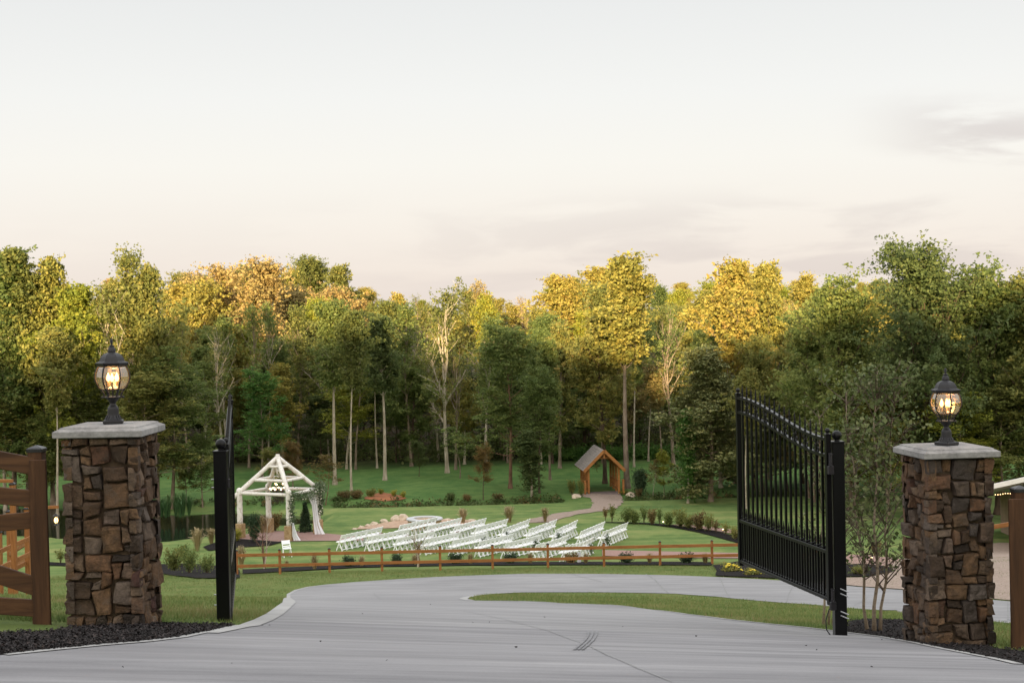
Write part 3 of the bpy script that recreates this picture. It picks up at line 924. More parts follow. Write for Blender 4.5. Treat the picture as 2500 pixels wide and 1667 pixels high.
GR = 'trees of the grove beyond the lawn'
grove_list = [
    ('tall_a', 818, 1183, 735, 'green', 'thick grey trunk just east of the pergola peak, bare to half its height', 1.0, BARK_PALE),
    ('tall_b', 858, 1198, 760, 'olive', 'thin straight pale trunk beside the thick trunk by the pergola', 0.9, BARK_PALE),
    ('tall_a', 940, 1172, 770, 'dark', 'pale trunk with a flared foot behind the red soil patch', 1.0, BARK_PALE),
    ('fork', 1092, 1154, 680, 'olive', 'tall bending trunk that forks into bare pale limbs above the fire pit', 0.95, BARK_PALE),
    ('sapling_a', 1023, 1163, 1075, 'dark', 'low dark sapling on the grove lawn behind the fire pit', 1.2, BARK_DARK),
    ('sapling_b', 1123, 1167, 1040, 'green', 'thin light stemmed sapling next to the forking trunk', 1.3, BARK),
    ('layer_b', 1180, 1220, 1080, 'rust', 'small russet tree on the ditch edge between fire pit and pavilion', 0.9, BARK_DARK),
    ('sparse_a', 1188, 1150, 770, 'green', 'tall tree with pale spreading limbs behind the small russet tree', 1.0, BARK_PALE),
    ('layer_a', 1246, 1192, 790, 'green', 'broad layered green tree with reddish trunk west of the pavilion', 1.0, BARK_RED),
    ('ivy', 1298, 1222, 1050, 'dark', 'leaning white trunk wrapped in dark ivy beside the ditch', 1.6, BARK_PALE),
    ('layer_b', 1317, 1204, 900, 'green', 'slender dark trunk close behind the ivy wrapped white trunk', 0.9, BARK_DARK),
    ('forest_b', 1343, 1171, 830, 'green', 'straight grey trunk between the ivy trunk and the pavilion roof', 0.85, BARK),
    ('forest_c', 1367, 1143, 790, 'olive', 'slightly curved trunk at the wood edge left of the pavilion roof', 0.9, BARK),
    ('forest_c', 1477, 1180, 770, 'olive', 'dark trunk framed in the opening of the timber pavilion', 1.0, BARK_DARK),
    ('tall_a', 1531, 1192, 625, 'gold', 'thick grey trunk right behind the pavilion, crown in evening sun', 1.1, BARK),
    ('tall_b', 1548, 1140, 780, 'green', 'thin pale trunk behind the thick trunk by the pavilion', 1.0, BARK_PALE),
    ('layer_b', 1621, 1219, 1095, 'lime', 'small yellow green tree with a leaning stem beside the pavilion', 0.9, BARK),
    ('sapling_b', 1594, 1219, 1120, 'rust', 'thin russet sapling between the pavilion shrub and the leaning yellow green tree', 0.9, BARK_PALE),
    ('ivy', 1680, 1228, 1000, 'vivid', 'slim column of leafy ivy on a thin trunk, alone on the lawn', 1.0, BARK_PALE),
    ('cedar', 1735, 1224, 850, 'needle', 'feathery cedar on a leaning bare stem beside the open gate leaf', 1.15, BARK),
    ('cedar', 1760, 1190, 930, 'needle', 'low spreading cedar behind the outer stile of the gate', 1.3, BARK_PALE),
    ('tall_b', 1822, 1242, 900, 'olive', 'pale slim trunk seen through the bars of the gate', 0.9, BARK_PALE),
    ('layer_a', 1870, 1205, 940, 'olive', 'olive layered tree standing behind the iron gate', 1.1, BARK),
    ('layer_b', 1975, 1215, 930, 'rust', 'russet tinged tree behind the ball topped gate post', 1.2, BARK),
    ('bare', 545, 1150, 790, 'olive', 'leafless pale branching tree above the western gate post', 0.95, BARK_PALE),
    ('layer_a', 640, 1165, 900, 'vivid', 'bright green bushy tree behind the pergola roof', 0.95, BARK),
    ('layer_a', 715, 1188, 1075, 'rust', 'low autumn tinted layered tree behind the pergola peak', 1.25, BARK),
    ('layer_b', 655, 1185, 1090, 'olive', 'low olive layered tree behind the pergola rafters', 1.2, BARK),
    ('sapling_b', 795, 1232, 1110, 'rust', 'nearly bare spreading sapling beside the garlanded pergola post', 1.3, BARK_RED),
    ('layer_a', 495, 1238, 1050, 'green', 'layered green tree on the far pond bank beside the gate post', 0.9, BARK),
    ('layer_b', 455, 1232, 1100, 'olive', 'low olive tree over the reeds of the pond', 1.1, BARK),
    ('tall_b', 140, 1255, 800, 'olive', 'white curving trunk between the board fence and the stone pillar', 1.0, BARK_PALE),
    ('sparse_a', 14, 1245, 740, 'olive', 'pale twin limbed trunk above the wooden stair posts', 0.9, BARK_PALE),
    ('forest_b', 92, 1235, 665, 'olive', 'green tree behind the black capped board fence post', 1.0, BARK_PALE),
    ('forest_c', 200, 1240, 700, 'lime', 'olive tree rising behind the west stone pillar', 0.95, BARK),
    ('sparse_b', 270, 1238, 690, 'olive', 'thin leaved tree behind the lamp on the west pillar', 1.0, BARK_PALE),
    ('sparse_a', 310, 1245, 605, 'olive', 'tall open crowned tree above the west pillar lamp, gaps of sky in its top', 0.85, BARK_PALE),
    ('forest_a', 385, 1242, 650, 'olive', 'tall green tree over the east edge of the west pillar', 0.8, BARK),
    ('spire', 35, 1240, 612, 'green', 'narrow pointed tree at the west end of the skyline', 1.1, BARK),
    ('spire', 70, 1238, 610, 'olive', 'narrow golden tipped tree next to the pointed tree', 1.1, BARK),
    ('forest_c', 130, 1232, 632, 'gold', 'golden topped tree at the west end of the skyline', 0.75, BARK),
    ('oak', 2262, 1262, 592, 'dark', 'big dark oak over the east stone pillar, darkest crown on the skyline', 1.0, BARK_DARK),
    ('oak_b', 2080, 1250, 680, 'green', 'green spreading tree between the gate post and the big oak', 1.0, BARK_DARK),
    ('oak_b', 2440, 1255, 655, 'green', 'green tree past the big oak, above the barn roof', 1.05, BARK_DARK),
    ('round_b', 1985, 1225, 760, 'green', 'mid green round tree above the gate post', 0.8, BARK),
    ('round_a', 1860, 1205, 820, 'olive', 'round olive tree above the middle of the gate leaf', 0.75, BARK),
    ('layer_a', 2170, 1265, 950, 'olive', 'low olive tree west of the east pillar lamp', 1.3, BARK),
    ('layer_b', 2330, 1275, 960, 'lime', 'low yellow green tree east of the east pillar lamp', 1.4, BARK),
    ('layer_a', 2450, 1268, 930, 'olive', 'low tree just above the white edged barn roof', 1.3, BARK),
    ('round_b', 2560, 1262, 660, 'olive', 'tree crown at the east end of the skyline', 1.0, BARK_DARK),
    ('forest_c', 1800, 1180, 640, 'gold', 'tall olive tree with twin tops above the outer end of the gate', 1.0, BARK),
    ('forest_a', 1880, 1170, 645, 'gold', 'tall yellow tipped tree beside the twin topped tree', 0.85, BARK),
]
for k_, u, v, vt, lm, lb, wd, bm_ in grove_list:
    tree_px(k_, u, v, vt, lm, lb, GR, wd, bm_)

# the wood behind: rows going back up the slope, tops following the skyline of the photograph's hill
sky_u = [-300, 0, 60, 110, 180, 240, 300, 345, 390, 440, 470, 540, 600, 700, 760, 850, 885, 930, 1000, 1060, 1110, 1160, 1200, 1240, 1270, 1300, 1370, 1440, 1520, 1580, 1650, 1700, 1760, 1800, 1850, 1900, 1960, 2050, 2120, 2300, 2500, 2800]
sky_v = [650, 660, 640, 650, 690, 690, 640, 690, 690, 650, 625, 605, 615, 635, 625, 650, 705, 680, 690, 735, 735, 690, 705, 742, 745, 700, 660, 640, 622, 665, 680, 668, 680, 670, 660, 660, 665, 670, 680, 680, 660, 650]
def wood_label(u, gold, back):
    place = ('past the western board fence' if u < 150 else 'behind the west pillar lamp' if u < 420 else 'over the west gate post' if u < 600 else 'behind the pergola' if u < 860
             else 'behind the fire pit' if u < 1130 else 'left of the pavilion' if u < 1380 else 'above the pavilion' if u < 1620
             else 'above the gate leaf' if u < 2000 else 'behind the big dark oak')
    if back == 2:
        return ('sunlit tree on the far hillside ' if gold else 'green tree on the far hillside ') + place
    if back == 1:
        return ('golden sunlit tree deep in the wood ' if gold else 'green tree deep in the wood ') + place
    return ('yellowing tree in the shaded wood edge ' if gold else 'green tree in the shaded wood edge ') + place
rows = [(136, 5.4, 0, 0.60), (142, 5.6, 0, 0.68), (150, 5.6, 0, 0.78), (160, 6.0, 1, 0.96), (172, 6.6, 1, 1.0), (188, 7.2, 1, 1.0), (212, 8.5, 1, 0.98), (250, 11, 2, 0.97), (300, 13, 2, 0.96)]
for Y0, sp, back, fr in rows:
    half = 0.40 * Y0
    x = -half + rnd.uniform(0, sp)
    while x < half:
        y = Y0 + rnd.uniform(-3, 3) * (1 + back)
        g0 = h(x, y)
        u, v = proj((x, y, g0))
        vs_ = float(np.interp(u, sky_u, sky_v))
        ztop = P(u, vs_, y).z
        hm = (ztop - g0) * fr
        hm *= rnd.uniform(0.80, 1.0) if back else rnd.uniform(0.72, 1.02)
        if back and rnd.random() < 0.25:
            hm *= 1.04
        hm = min(hm, 25)
        if hm > 5:
            gold = rnd.random() < (0.25 if back == 0 else 0.72)  # far rows get more gold, painting evening sun into the leaf colour
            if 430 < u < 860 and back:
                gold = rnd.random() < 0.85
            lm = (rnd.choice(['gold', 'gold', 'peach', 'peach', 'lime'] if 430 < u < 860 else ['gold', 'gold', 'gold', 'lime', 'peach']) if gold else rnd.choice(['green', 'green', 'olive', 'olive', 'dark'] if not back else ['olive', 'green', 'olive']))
            if back == 0:
                kd = rnd.choice(['forest_a', 'forest_b', 'forest_c', 'tall_a', 'tall_b', 'layer_b', 'sparse_a', 'forest_c', 'round_b'])
            elif back == 1:
                kd = rnd.choice(['forest_a', 'forest_b', 'forest_c', 'round_a', 'sparse_a', 'sparse_b', 'forest_c', 'round_b', 'bare'] if 860 < u < 1300 else ['forest_a', 'forest_b', 'forest_c', 'round_a', 'round_b', 'sparse_a', 'forest_c', 'round_b', 'round_a'])
            else:
                kd = rnd.choice(['round_a', 'round_b', 'forest_c'])
            wd = rnd.uniform(0.9, 1.2) * (1.0 if hm > 12 else 1.25)
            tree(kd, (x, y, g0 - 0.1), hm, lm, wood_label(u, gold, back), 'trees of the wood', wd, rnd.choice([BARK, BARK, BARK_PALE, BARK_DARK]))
        x += sp * rnd.uniform(0.7, 1.3)

# slim pale stems standing out in front of the shaded wood
for i in range(22):
    u_ = 470 + i * 64 + rnd.uniform(-20, 20)
    if 1400 < u_ < 1560:
        continue
    y = rnd.uniform(131, 140)
    x = P(u_, 800, y).x
    g0 = h(x, y)
    ht_ = rnd.uniform(12, 16)
    tree(rnd.choice(['sparse_a', 'sparse_b', 'bare', 'tall_b', 'fork', 'sparse_b']), (x, y, g0 - .1), ht_, rnd.choice(['green', 'olive', 'green']), wood_label(u_, False, 0).replace('green tree', 'slim pale stemmed tree'),
         'slim pale trees at the wood edge', rnd.uniform(.75, 1.0), BARK_PALE if i % 2 else BARK)
# lower trees under and between the tall ones
for Y0, sp in ((141, 6.5), (149, 7.0), (158, 8.0)):
    x = -0.4 * Y0
    while x < 0.4 * Y0:
        y = Y0 + rnd.uniform(-3, 3)
        g0 = h(x, y)
        u, _ = proj((x, y, g0))
        gold = rnd.random() < .2
        tree(rnd.choice(['layer_a', 'layer_b', 'round_b', 'layer_a', 'forest_c']), (x, y, g0 - .1), rnd.uniform(7, 12), 'olive' if gold else rnd.choice(['green', 'dark', 'green', 'olive']),
             wood_label(u, False, 0).replace('green tree', 'low bushy tree'), 'understorey trees of the wood', rnd.uniform(1.1, 1.4), rnd.choice([BARK, BARK_DARK]))
        x += sp * rnd.uniform(.7, 1.3)
for u_, v_, vt_, kd, lm in [(30, 1250, 960, 'layer_a', 'olive'), (110, 1248, 1010, 'round_b', 'green'), (215, 1246, 930, 'layer_b', 'olive'), (300, 1244, 980, 'round_b', 'green'), (360, 1246, 900, 'layer_a', 'olive'), (420, 1240, 850, 'layer_b', 'green')]:
    tree_px(kd, u_, v_, vt_, lm, wood_label(u_, False, 0).replace('green tree in the shaded wood edge', 'low bushy tree on the pond bank'), 'low trees on the pond bank', 1.3, BARK)
for u_, v_, vt_, kd, lm in [(1840, 1195, 1000, 'layer_a', 'olive'), (1920, 1200, 960, 'round_b', 'green'), (2010, 1206, 980, 'layer_b', 'rust'), (2090, 1212, 940, 'round_b', 'olive'), (2180, 1215, 960, 'layer_a', 'green'),
                            (2250, 1212, 930, 'round_b', 'green'), (2340, 1210, 940, 'layer_a', 'olive'), (2410, 1206, 920, 'round_b', 'green'), (2490, 1205, 930, 'layer_b', 'olive'), (1960, 1180, 900, 'layer_a', 'olive'), (2150, 1185, 850, 'round_b', 'green'), (2380, 1180, 860, 'round_b', 'olive')]:
    tree_px(kd, u_, v_, vt_, lm, 'low bushy tree filling the space ' + ('under the big dark oak' if u_ > 2120 else 'behind the gate leaf'), 'low trees of the eastern grove', 1.5, BARK_DARK)
# brush at the foot of the wood: nobody could count it
cs, rs = [], []
for i in range(1500):
    x = rnd.uniform(-62, 62)
    y = 139.5 + rnd.expovariate(0.16) + 1.5 * math.sin(x * 0.2)
    z = h(x, y)
    tall = rnd.uniform(0.4, 1.5) * (1.0 + 0.8 * (rnd.random() < 0.2))
    cs.append((x, y, z + tall * 0.6))
    rs.append(tall)
v, q, t = leaf_cloud(cs, rs, 22, 0.26, 0.75, 0.3)
o = put(bpy.data.objects.new('undergrowth', np_mesh('undergrowth', v, q, LEAF['dark'], t)))
tag(o, 'dark brush and saplings along the foot of the wood', 'undergrowth', None, 'stuff')
cs, rs = [], []
for i in range(420):
    x = rnd.uniform(2, 22)
    y = 136.5 + rnd.uniform(0, 2.6)
    cs.append((x, y, h(x, y) + rnd.uniform(0.1, 0.9)))
    rs.append(rnd.uniform(0.5, 0.9))
v, q, t = leaf_cloud(cs, rs, 34, 0.17, 0.8, 0.6)
o = put(bpy.data.objects.new('tall_weeds', np_mesh('tall_weeds', v, q, LEAF['vivid'], t)))
tag(o, 'bank of tall pale weeds behind the pavilion', 'weeds', None, 'stuff')
# the ridge behind the viewer is bare land out of view, its crest shaped to throw the long shade
# ------------------------------------------------------------------ materials of the gateway
m = Mat('field_stone', 0.85, 0, 0.25)
t_ = m.attr('tint')
base = m.ramp(t_, [(0.0, (0.023, 0.017, 0.013)), (0.12, (0.066, 0.042, 0.027)), (0.26, (0.117, 0.068, 0.038)), (0.40, (0.168, 0.099, 0.052)), (0.52, (0.094, 0.065, 0.047)),
                   (0.64, (0.058, 0.047, 0.041)), (0.76, (0.187, 0.125, 0.080)), (0.86, (0.117, 0.095, 0.082)), (0.94, (0.148, 0.080, 0.042)), (1.0, (0.066, 0.032, 0.026))], 'LINEAR')
n1 = m.noise(14, 6, 0.7)
n2 = m.noise(60, 4, 0.7)
n3 = m.noise(7, 6, 0.75)
cl = m.mix(m.val(n1, 0.42, 0.66, 0.0, 0.75), base, (0.028, 0.020, 0.015))
cl = m.mix(m.val(n3, 0.56, 0.72, 0.0, 0.55), cl, (0.156, 0.118, 0.087))
m.color(cl)
m.bump(m.math('ADD', n1, m.math('MULTIPLY', n2, 0.5)), 0.03, 1.0)
M_STONE = m.mat
M_MORTAR = noisy('mortar', (0.045, 0.030, 0.018), (0.085, 0.058, 0.034), 22, 0.95, 0.008, 70)
m = Mat('cast_stone', 0.8, 0, 0.25)
f_ = m.math('ADD', m.math('MULTIPLY', m.noise(5, 6, 0.7), 0.6), m.math('MULTIPLY', m.noise(34, 5, 0.7), 0.4))
m.color(m.ramp(f_, [(0.36, (0.13, 0.126, 0.126)), (0.5, (0.235, 0.23, 0.228)), (0.64, (0.32, 0.312, 0.305))]))
m.bump(m.noise(60, 4, 0.6), 0.003)
M_CAP = m.mat
m = Mat('black_iron', 0.28, 0, 0.22)
m.color((0.004, 0.004, 0.0045))
M_IRON = m.mat
m = Mat('black_cast_metal', 0.5, 0, 0.4)
m.color((0.012, 0.011, 0.014))
m.bump(m.noise(160, 2), 0.0008)
M_LAMP = m.mat
M_ZINC = noisy('galvanised_steel', (0.30, 0.30, 0.31), (0.5, 0.5, 0.5), 60, 0.35, 0, None, 0.5, 0.9)
def wood(name, c1, c2, c3, axis_scale=(1.2, 14, 14), rough=0.7):
    m = Mat(name, rough, 0, 0.25)
    v = m.coord(axis_scale)
    g1 = m.noise(1.6, 6, 0.65, v, 0.5)
    k = m.noise(1.1, 2, 0.5)
    m.color(m.mix(m.val(k, 0.62, 0.76, 0.0, 0.6), m.ramp(g1, [(0.28, c1), (0.5, c2), (0.72, c3)]), c1))
    m.bump(g1, 0.003)
    return m.mat
M_WOODH = wood('stained_board', (0.034, 0.016, 0.008), (0.070, 0.032, 0.014), (0.108, 0.052, 0.023), (1.2, 9, 16))
M_WOODV = wood('stained_post', (0.030, 0.014, 0.007), (0.060, 0.027, 0.012), (0.095, 0.045, 0.020), (12, 12, 1.0))
M_CEDARH = wood('cedar_rail', (0.165, 0.062, 0.019), (0.275, 0.112, 0.034), (0.36, 0.165, 0.056), (1.0, 8, 14))
M_CEDARV = wood('cedar_post', (0.16, 0.06, 0.018), (0.265, 0.108, 0.033), (0.34, 0.155, 0.053), (10, 10, 0.9))
m = Mat('lamp_glass', 0.06, 0, 0.5)
m.t.nodes.remove(m.b)
tr_ = m.n('ShaderNodeBsdfTransparent')
tr_.inputs['Color'].default_value = (0.92, 0.80, 0.62, 1)
gl_ = m.n('ShaderNodeBsdfGlossy')
gl_.inputs['Roughness'].default_value = 0.07
lw = m.n('ShaderNodeLayerWeight')
lw.inputs['Blend'].default_value = 0.32
mx_ = m.n('ShaderNodeMixShader')
m.l(m.val(lw.outputs['Facing'], 0.0, 1.0, 0.10, 0.70), mx_.inputs[0])
tl_ = m.n('ShaderNodeBsdfTranslucent')
tl_.inputs['Color'].default_value = (0.9, 0.72, 0.5, 1)
mt_ = m.n('ShaderNodeMixShader')
mt_.inputs[0].default_value = 0.02
m.l(tr_.outputs[0], mt_.inputs[1])
m.l(tl_.outputs[0], mt_.inputs[2])
m.l(mt_.outputs[0], mx_.inputs[1])
m.l(gl_.outputs[0], mx_.inputs[2])
m.l(mx_.outputs[0], m.o.inputs[0])
M_GLASS = m.mat
def glow(name, c, s):
    m = Mat(name, 0.4)
    m.b.inputs['Emission Color'].default_value = (*c, 1)
    m.b.inputs['Emission Strength'].default_value = s
    m.color(c)
    return m.mat
M_FLAME = glow('candle_bulb_glow', (1.0, 0.52, 0.20), 2.6)
M_SLEEVE = noisy('candle_sleeve', (0.55, 0.42, 0.28), (0.65, 0.5, 0.35), 20, 0.6)

# ------------------------------------------------------------------ stone pillars
def rubble_face(mb, wdt, hgt, place, rr):
    """irregular field stones laid over one face; place(a, b, d) maps face coordinates to space"""
    nc, nr = 8, max(8, int(round(hgt / (wdt / 8) * 1.1)))
    cw, ch = wdt / nc, hgt / nr
    used = [[False] * nc for _ in range(nr)]
    sizes = [(3, 3), (2, 2), (2, 2), (2, 3), (2, 2), (3, 2), (2, 1), (1, 2), (2, 2), (1, 1), (2, 1), (2, 1), (1, 2)]
    jx = [[rr.uniform(-.30, .30) * cw if 0 < c < nc else rr.uniform(-.12, .06) * cw * (1 if c == 0 else -1) for c in range(nc + 1)] for r in range(nr + 1)]
    jy = [[rr.uniform(-.26, .26) * ch if 0 < r < nr else 0 for c in range(nc + 1)] for r in range(nr + 1)]
    for r in range(nr):
        for c in range(nc):
            if used[r][c]:
                continue
            rr.shuffle(sizes)
            for sw, sh in sizes + [(1, 1)]:
                if c + sw <= nc and r + sh <= nr and not any(used[r + j][c + i] for j in range(sh) for i in range(sw)):
                    break
            for j in range(sh):
                for i in range(sw):
                    used[r + j][c + i] = True
            K = [(c, r), (c + sw, r), (c + sw, r + sh), (c, r + sh)]
            Q = [Vector((-wdt / 2 + a * cw + jx[b][a], b * ch + jy[b][a])) for a, b in K]
            cc = sum(Q, Vector((0, 0))) / 4
            gap = 0.005 + 0.004 * rr.random()
            Q = [p + (cc - p).normalized() * gap * 1.3 for p in Q]
            dep = rr.uniform(0.030, 0.066)
            tilt = (rr.uniform(-.010, .010), rr.uniform(-.010, .010))
            sd = rr.uniform(0, 100)
            mb.tint = min(1, max(0, rr.random()))
            nn = 7
            gp_ = [0, .035, .13, .36, .64, .87, .965, 1]
            vs, fs = [], []
            for j in range(nn + 1):
                for i in range(nn + 1):
                    a, b = gp_[i], gp_[j]
                    p = Q[0] * (1 - a) * (1 - b) + Q[1] * a * (1 - b) + Q[2] * a * b + Q[3] * (1 - a) * b
                    e = min(i, nn - i, j, nn - j)
                    cr_ = min(i, nn - i) + min(j, nn - j)
                    dd = dep * (0 if e == 0 else 0.90 if e == 1 else 1.0)
                    pull = 0.14 if cr_ == 0 else 0.05 if cr_ == 1 else 0.0
                    p = p.lerp(cc, pull)
                    ns = noise.noise((p.x * 9 + sd, p.y * 9, sd))
                    n3 = noise.noise((p.x * 26 + sd, p.y * 26, sd + 7))
                    p = p + Vector((noise.noise((p.x * 14, p.y * 14, sd)), noise.noise((p.x * 14, p.y * 14, sd + 3)))) * 0.009
                    if e > 0:
                        dd += ns * 0.024 + n3 * 0.011 + tilt[0] * (a - .5) * 2 + tilt[1] * (b - .5) * 2
                    vs.append(place(p.x, p.y, max(dd, -0.006) if e else -0.012))
            for j in range(nn):
                for i in range(nn):
                    k = j * (nn + 1) + i
                    fs.append((k, k + 1, k + nn + 2, k + nn + 1))
            mb.add(vs, fs)
def stone_pillar(base, wdt, body, rotz, label, seed, capw, sink=0.12):
    root = thing('stone_pillar', base, label, 'pillar', 'stone pillars of the gateway', rotz)
    rr = random.Random(seed)
    mb = MB()
    mb.tint = 0.5
    mb.m = 1
    hw = wdt / 2 - 0.060
    mb.box((0, 0, (body - sink) / 2), (hw * 2, hw * 2, body + sink))
    mb.m = 0
    full = body + sink
    for k in range(4):
        ca, sa = math.cos(k * math.pi / 2), math.sin(k * math.pi / 2)
        def place(a, b, d, ca=ca, sa=sa):
            x, y = a, -(hw + d)
            return (x * ca - y * sa, x * sa + y * ca, b - sink)
        rubble_face(mb, wdt, full - 0.004, place, rr)
    mb.build('masonry', [M_STONE, M_MORTAR], root)
    cb = MB()
    c = capw / 2
    prof = [(c - .008, 0), (c, .006), (c, .044), (c - .006, .048), (c - .030, .060), (c - .036, .061), (c - .040, .070), (c - .07, .076)]
    vs, fs = [], []
    for r_, z_ in prof:
        vs += [(-r_, -r_, z_), (r_, -r_, z_), (r_, r_, z_), (-r_, r_, z_)]
    for i in range(len(prof) - 1):
        for k in range(4):
            fs.append((i * 4 + k, i * 4 + (k + 1) % 4, i * 4 + 4 + (k + 1) % 4, i * 4 + 4 + k))
    fs.append((3, 2, 1, 0))
    n_ = (len(prof) - 1) * 4
    fs.append((n_, n_ + 1, n_ + 2, n_ + 3))
    cb.add(vs, fs)
    cb.build('cap_stone', M_CAP, root, (0, 0, body))
    return root, body + 0.076

def post_lamp(base, s, rotz, label):
    root = thing('post_lamp', base, label, 'lamp', 'lanterns on the stone pillars', rotz)
    root.scale = (s, s, s)
    mb = MB()
    mb.box((0, 0, .014), (.135, .135, .028), None, .006)
    mb.lathe([(.056, .028), (.052, .036), (.043, .050), (.040, .062), (.038, .105), (.034, .118), (.022, .132), (.019, .143), (.024, .152), (.040, .172), (.044, .180)], seg=20)
    for k in range(14):                              # fluted foot
        a = k * math.pi / 7
        mb.tube([(math.cos(a) * .055, math.sin(a) * .055, .030), (math.cos(a) * .044, math.sin(a) * .044, .052), (math.cos(a) * .040, math.sin(a) * .040, .062)], [.006, .006, .004], 5)
    mb.build('pedestal', M_LAMP, root)
    mb = MB()
    mb.lathe([(.040, .180), (.066, .183), (.068, .190), (.050, .193)], seg=18)          # collar
    for k in range(6):
        a = k * math.pi / 3
        c_, s_ = math.cos(a), math.sin(a)
        mb.ball((c_ * .070, s_ * .070, .187), .009, 8, 6)
        mb.tube([(c_ * .056, s_ * .056, .19), (c_ * .060, s_ * .060, .215), (c_ * .078, s_ * .078, .240)], .0065, 6)
        pr = [(.078, .240), (.099, .265), (.114, .300), (.119, .330), (.115, .360), (.104, .390), (.090, .410)]
        mb.tube([(c_ * r_, s_ * r_, z_) for r_, z_ in pr], .0058, 6)
        a2 = a + math.pi / 3
        mb.tube([(c_ * .078, s_ * .078, .240), (math.cos(a2) * .078, math.sin(a2) * .078, .240)], .0045, 6)
        mb.tube([(c_ * .091, s_ * .091, .408), (math.cos(a2) * .091, math.sin(a2) * .091, .408)], .006, 6)
    mb.lathe([(.006, .19), (.006, .262)], seg=8)
    mb.build('cage', M_LAMP, root)
    mb = MB()
    pr = [(.076, .241), (.096, .265), (.110, .300), (.115, .330), (.111, .360), (.101, .390), (.088, .408)]
    mb.lathe(pr, seg=6, caps=False)
    g_ = mb.build('glass', M_GLASS, root)
    mb = MB()
    mb.lathe([(.090, .406), (.104, .412), (.114, .426), (.110, .432), (.090, .438), (.085, .444), (.082, .455), (.074, .472), (.060, .487), (.042, .496), (.030, .499)], seg=6)
    roof = mb.build('roof', M_LAMP, root)
    mb = MB()
    mb.lathe([(.030, .498), (.026, .503), (.028, .512), (.024, .528), (.016, .540), (.018, .544), (.018, .549), (.008, .553), (.007, .568), (.013, .573), (.007, .579), (.010, .584), (.004, .594), (.001, .598)], seg=14)
    mb.build('finial', M_LAMP, root)
    for k in range(3):
        a = k * 2.094 + 0.5
        x, y = math.cos(a) * .034, math.sin(a) * .034
        mb = MB()
        mb.lathe([(.009, .262), (.009, .296)], (x, y, 0), 10)
        sl = mb.build('candle', M_SLEEVE, root)
        mb = MB()
        mb.lathe([(.004, .297), (.013, .308), (.015, .318), (.011, .334), (.005, .350), (.001, .360)], (x, y, 0), 10)
        mb.build('bulb', M_FLAME, sl, smooth=True)
    ld = bpy.data.lights.new('lamp_glow', 'POINT')
    ld.energy = 1.2
    ld.color = (1.0, 0.60, 0.28)
    ld.shadow_soft_size = 0.05
    lo = bpy.data.objects.new('lamp_glow', ld)
    lo.location = (0, 0, .375)
    put(lo, root)
    return root

PL = Vector(P(281, 1534, 10.0))
PL.z = h(PL.x, PL.y)
topL = P(266, 1068, 9.72).z
bodyL = topL - PL.z
pl, capL = stone_pillar(tuple(PL), 0.535, bodyL, R(-1.0), 'western stone pillar with a concrete cap, wooden board fence at its side', 5, 0.615)
PR = Vector(P(2316, 1580, 11.0))
PR.z = h(PR.x, PR.y)
topR = P(2330, 1119, 10.72).z
bodyR = topR - PR.z
pr_, capR = stone_pillar(tuple(PR), 0.53, bodyR, R(7), 'eastern stone pillar with a concrete cap, birches at its side', 12, 0.605, 0.2)
qL = P(277, 1036, 10.0)
post_lamp((qL.x, PL.y, PL.z + capL), 1.0, R(12), 'black lantern with three lit bulbs on the western stone pillar')
qR = P(2311, 1086, 11.0)
post_lamp((qR.x, PR.y, PR.z + capR), 1.0, R(32), 'black lantern with three lit bulbs on the eastern stone pillar')

# ------------------------------------------------------------------ iron gate
def ball_post(u, vbase, Y, ztop, w, label):
    p = P(u, vbase, Y)
    z0 = h(p.x, p.y) - 0.15
    root = thing('gate_post', (p.x, p.y, z0), label, 'gate post', 'gate posts')
    hh = ztop - z0
    mb = MB()
    mb.box((0, 0, (hh - .10) / 2), (w, w, hh - .10), None, .004)
    mb.build('post', M_IRON, root)
    mb = MB()
    mb.box((0, 0, hh - .096), (w + .008, w + .008, .014), None, .003)
    mb.lathe([(.03, hh - .09), (.02, hh - .083), (.018, hh - .075)], seg=14)
    mb.ball((0, 0, hh - .042), .042, 18, 12)
    mb.build('ball_cap', M_IRON, root, smooth=False)
    return root, Vector((p.x, p.y, z0)), hh
gpL, gL, hL = ball_post(549, 1528, 11.0, P(534, 1071, 11.0).z, 0.102, 'black square gate post with a ball top, western side of the driveway')
gpR, gR, hR = ball_post(2051, 1545, 11.95, P(2051, 1050, 11.95).z, 0.102, 'black square gate post with a ball top, eastern side of the driveway')
# bolt ends and brackets on the posts
for dz in (0.555, 0.515, 0.365, 0.33):
    mb = MB()
    mb.tube([(-.005, -.056, dz + .012), (.040, -.060, dz - .008), (.062, -.058, dz - .016)], .0055, 6)
    mb.build('bolt', M_ZINC, gpR)

for z_ in (hL * .80, hL * .76, .28, .36):
    mb = MB()
    mb.tube([(-.045, -.01, z_), (-.075, -.012, z_)], .006, 6)
    mb.build('bolt', M_ZINC, gpL)

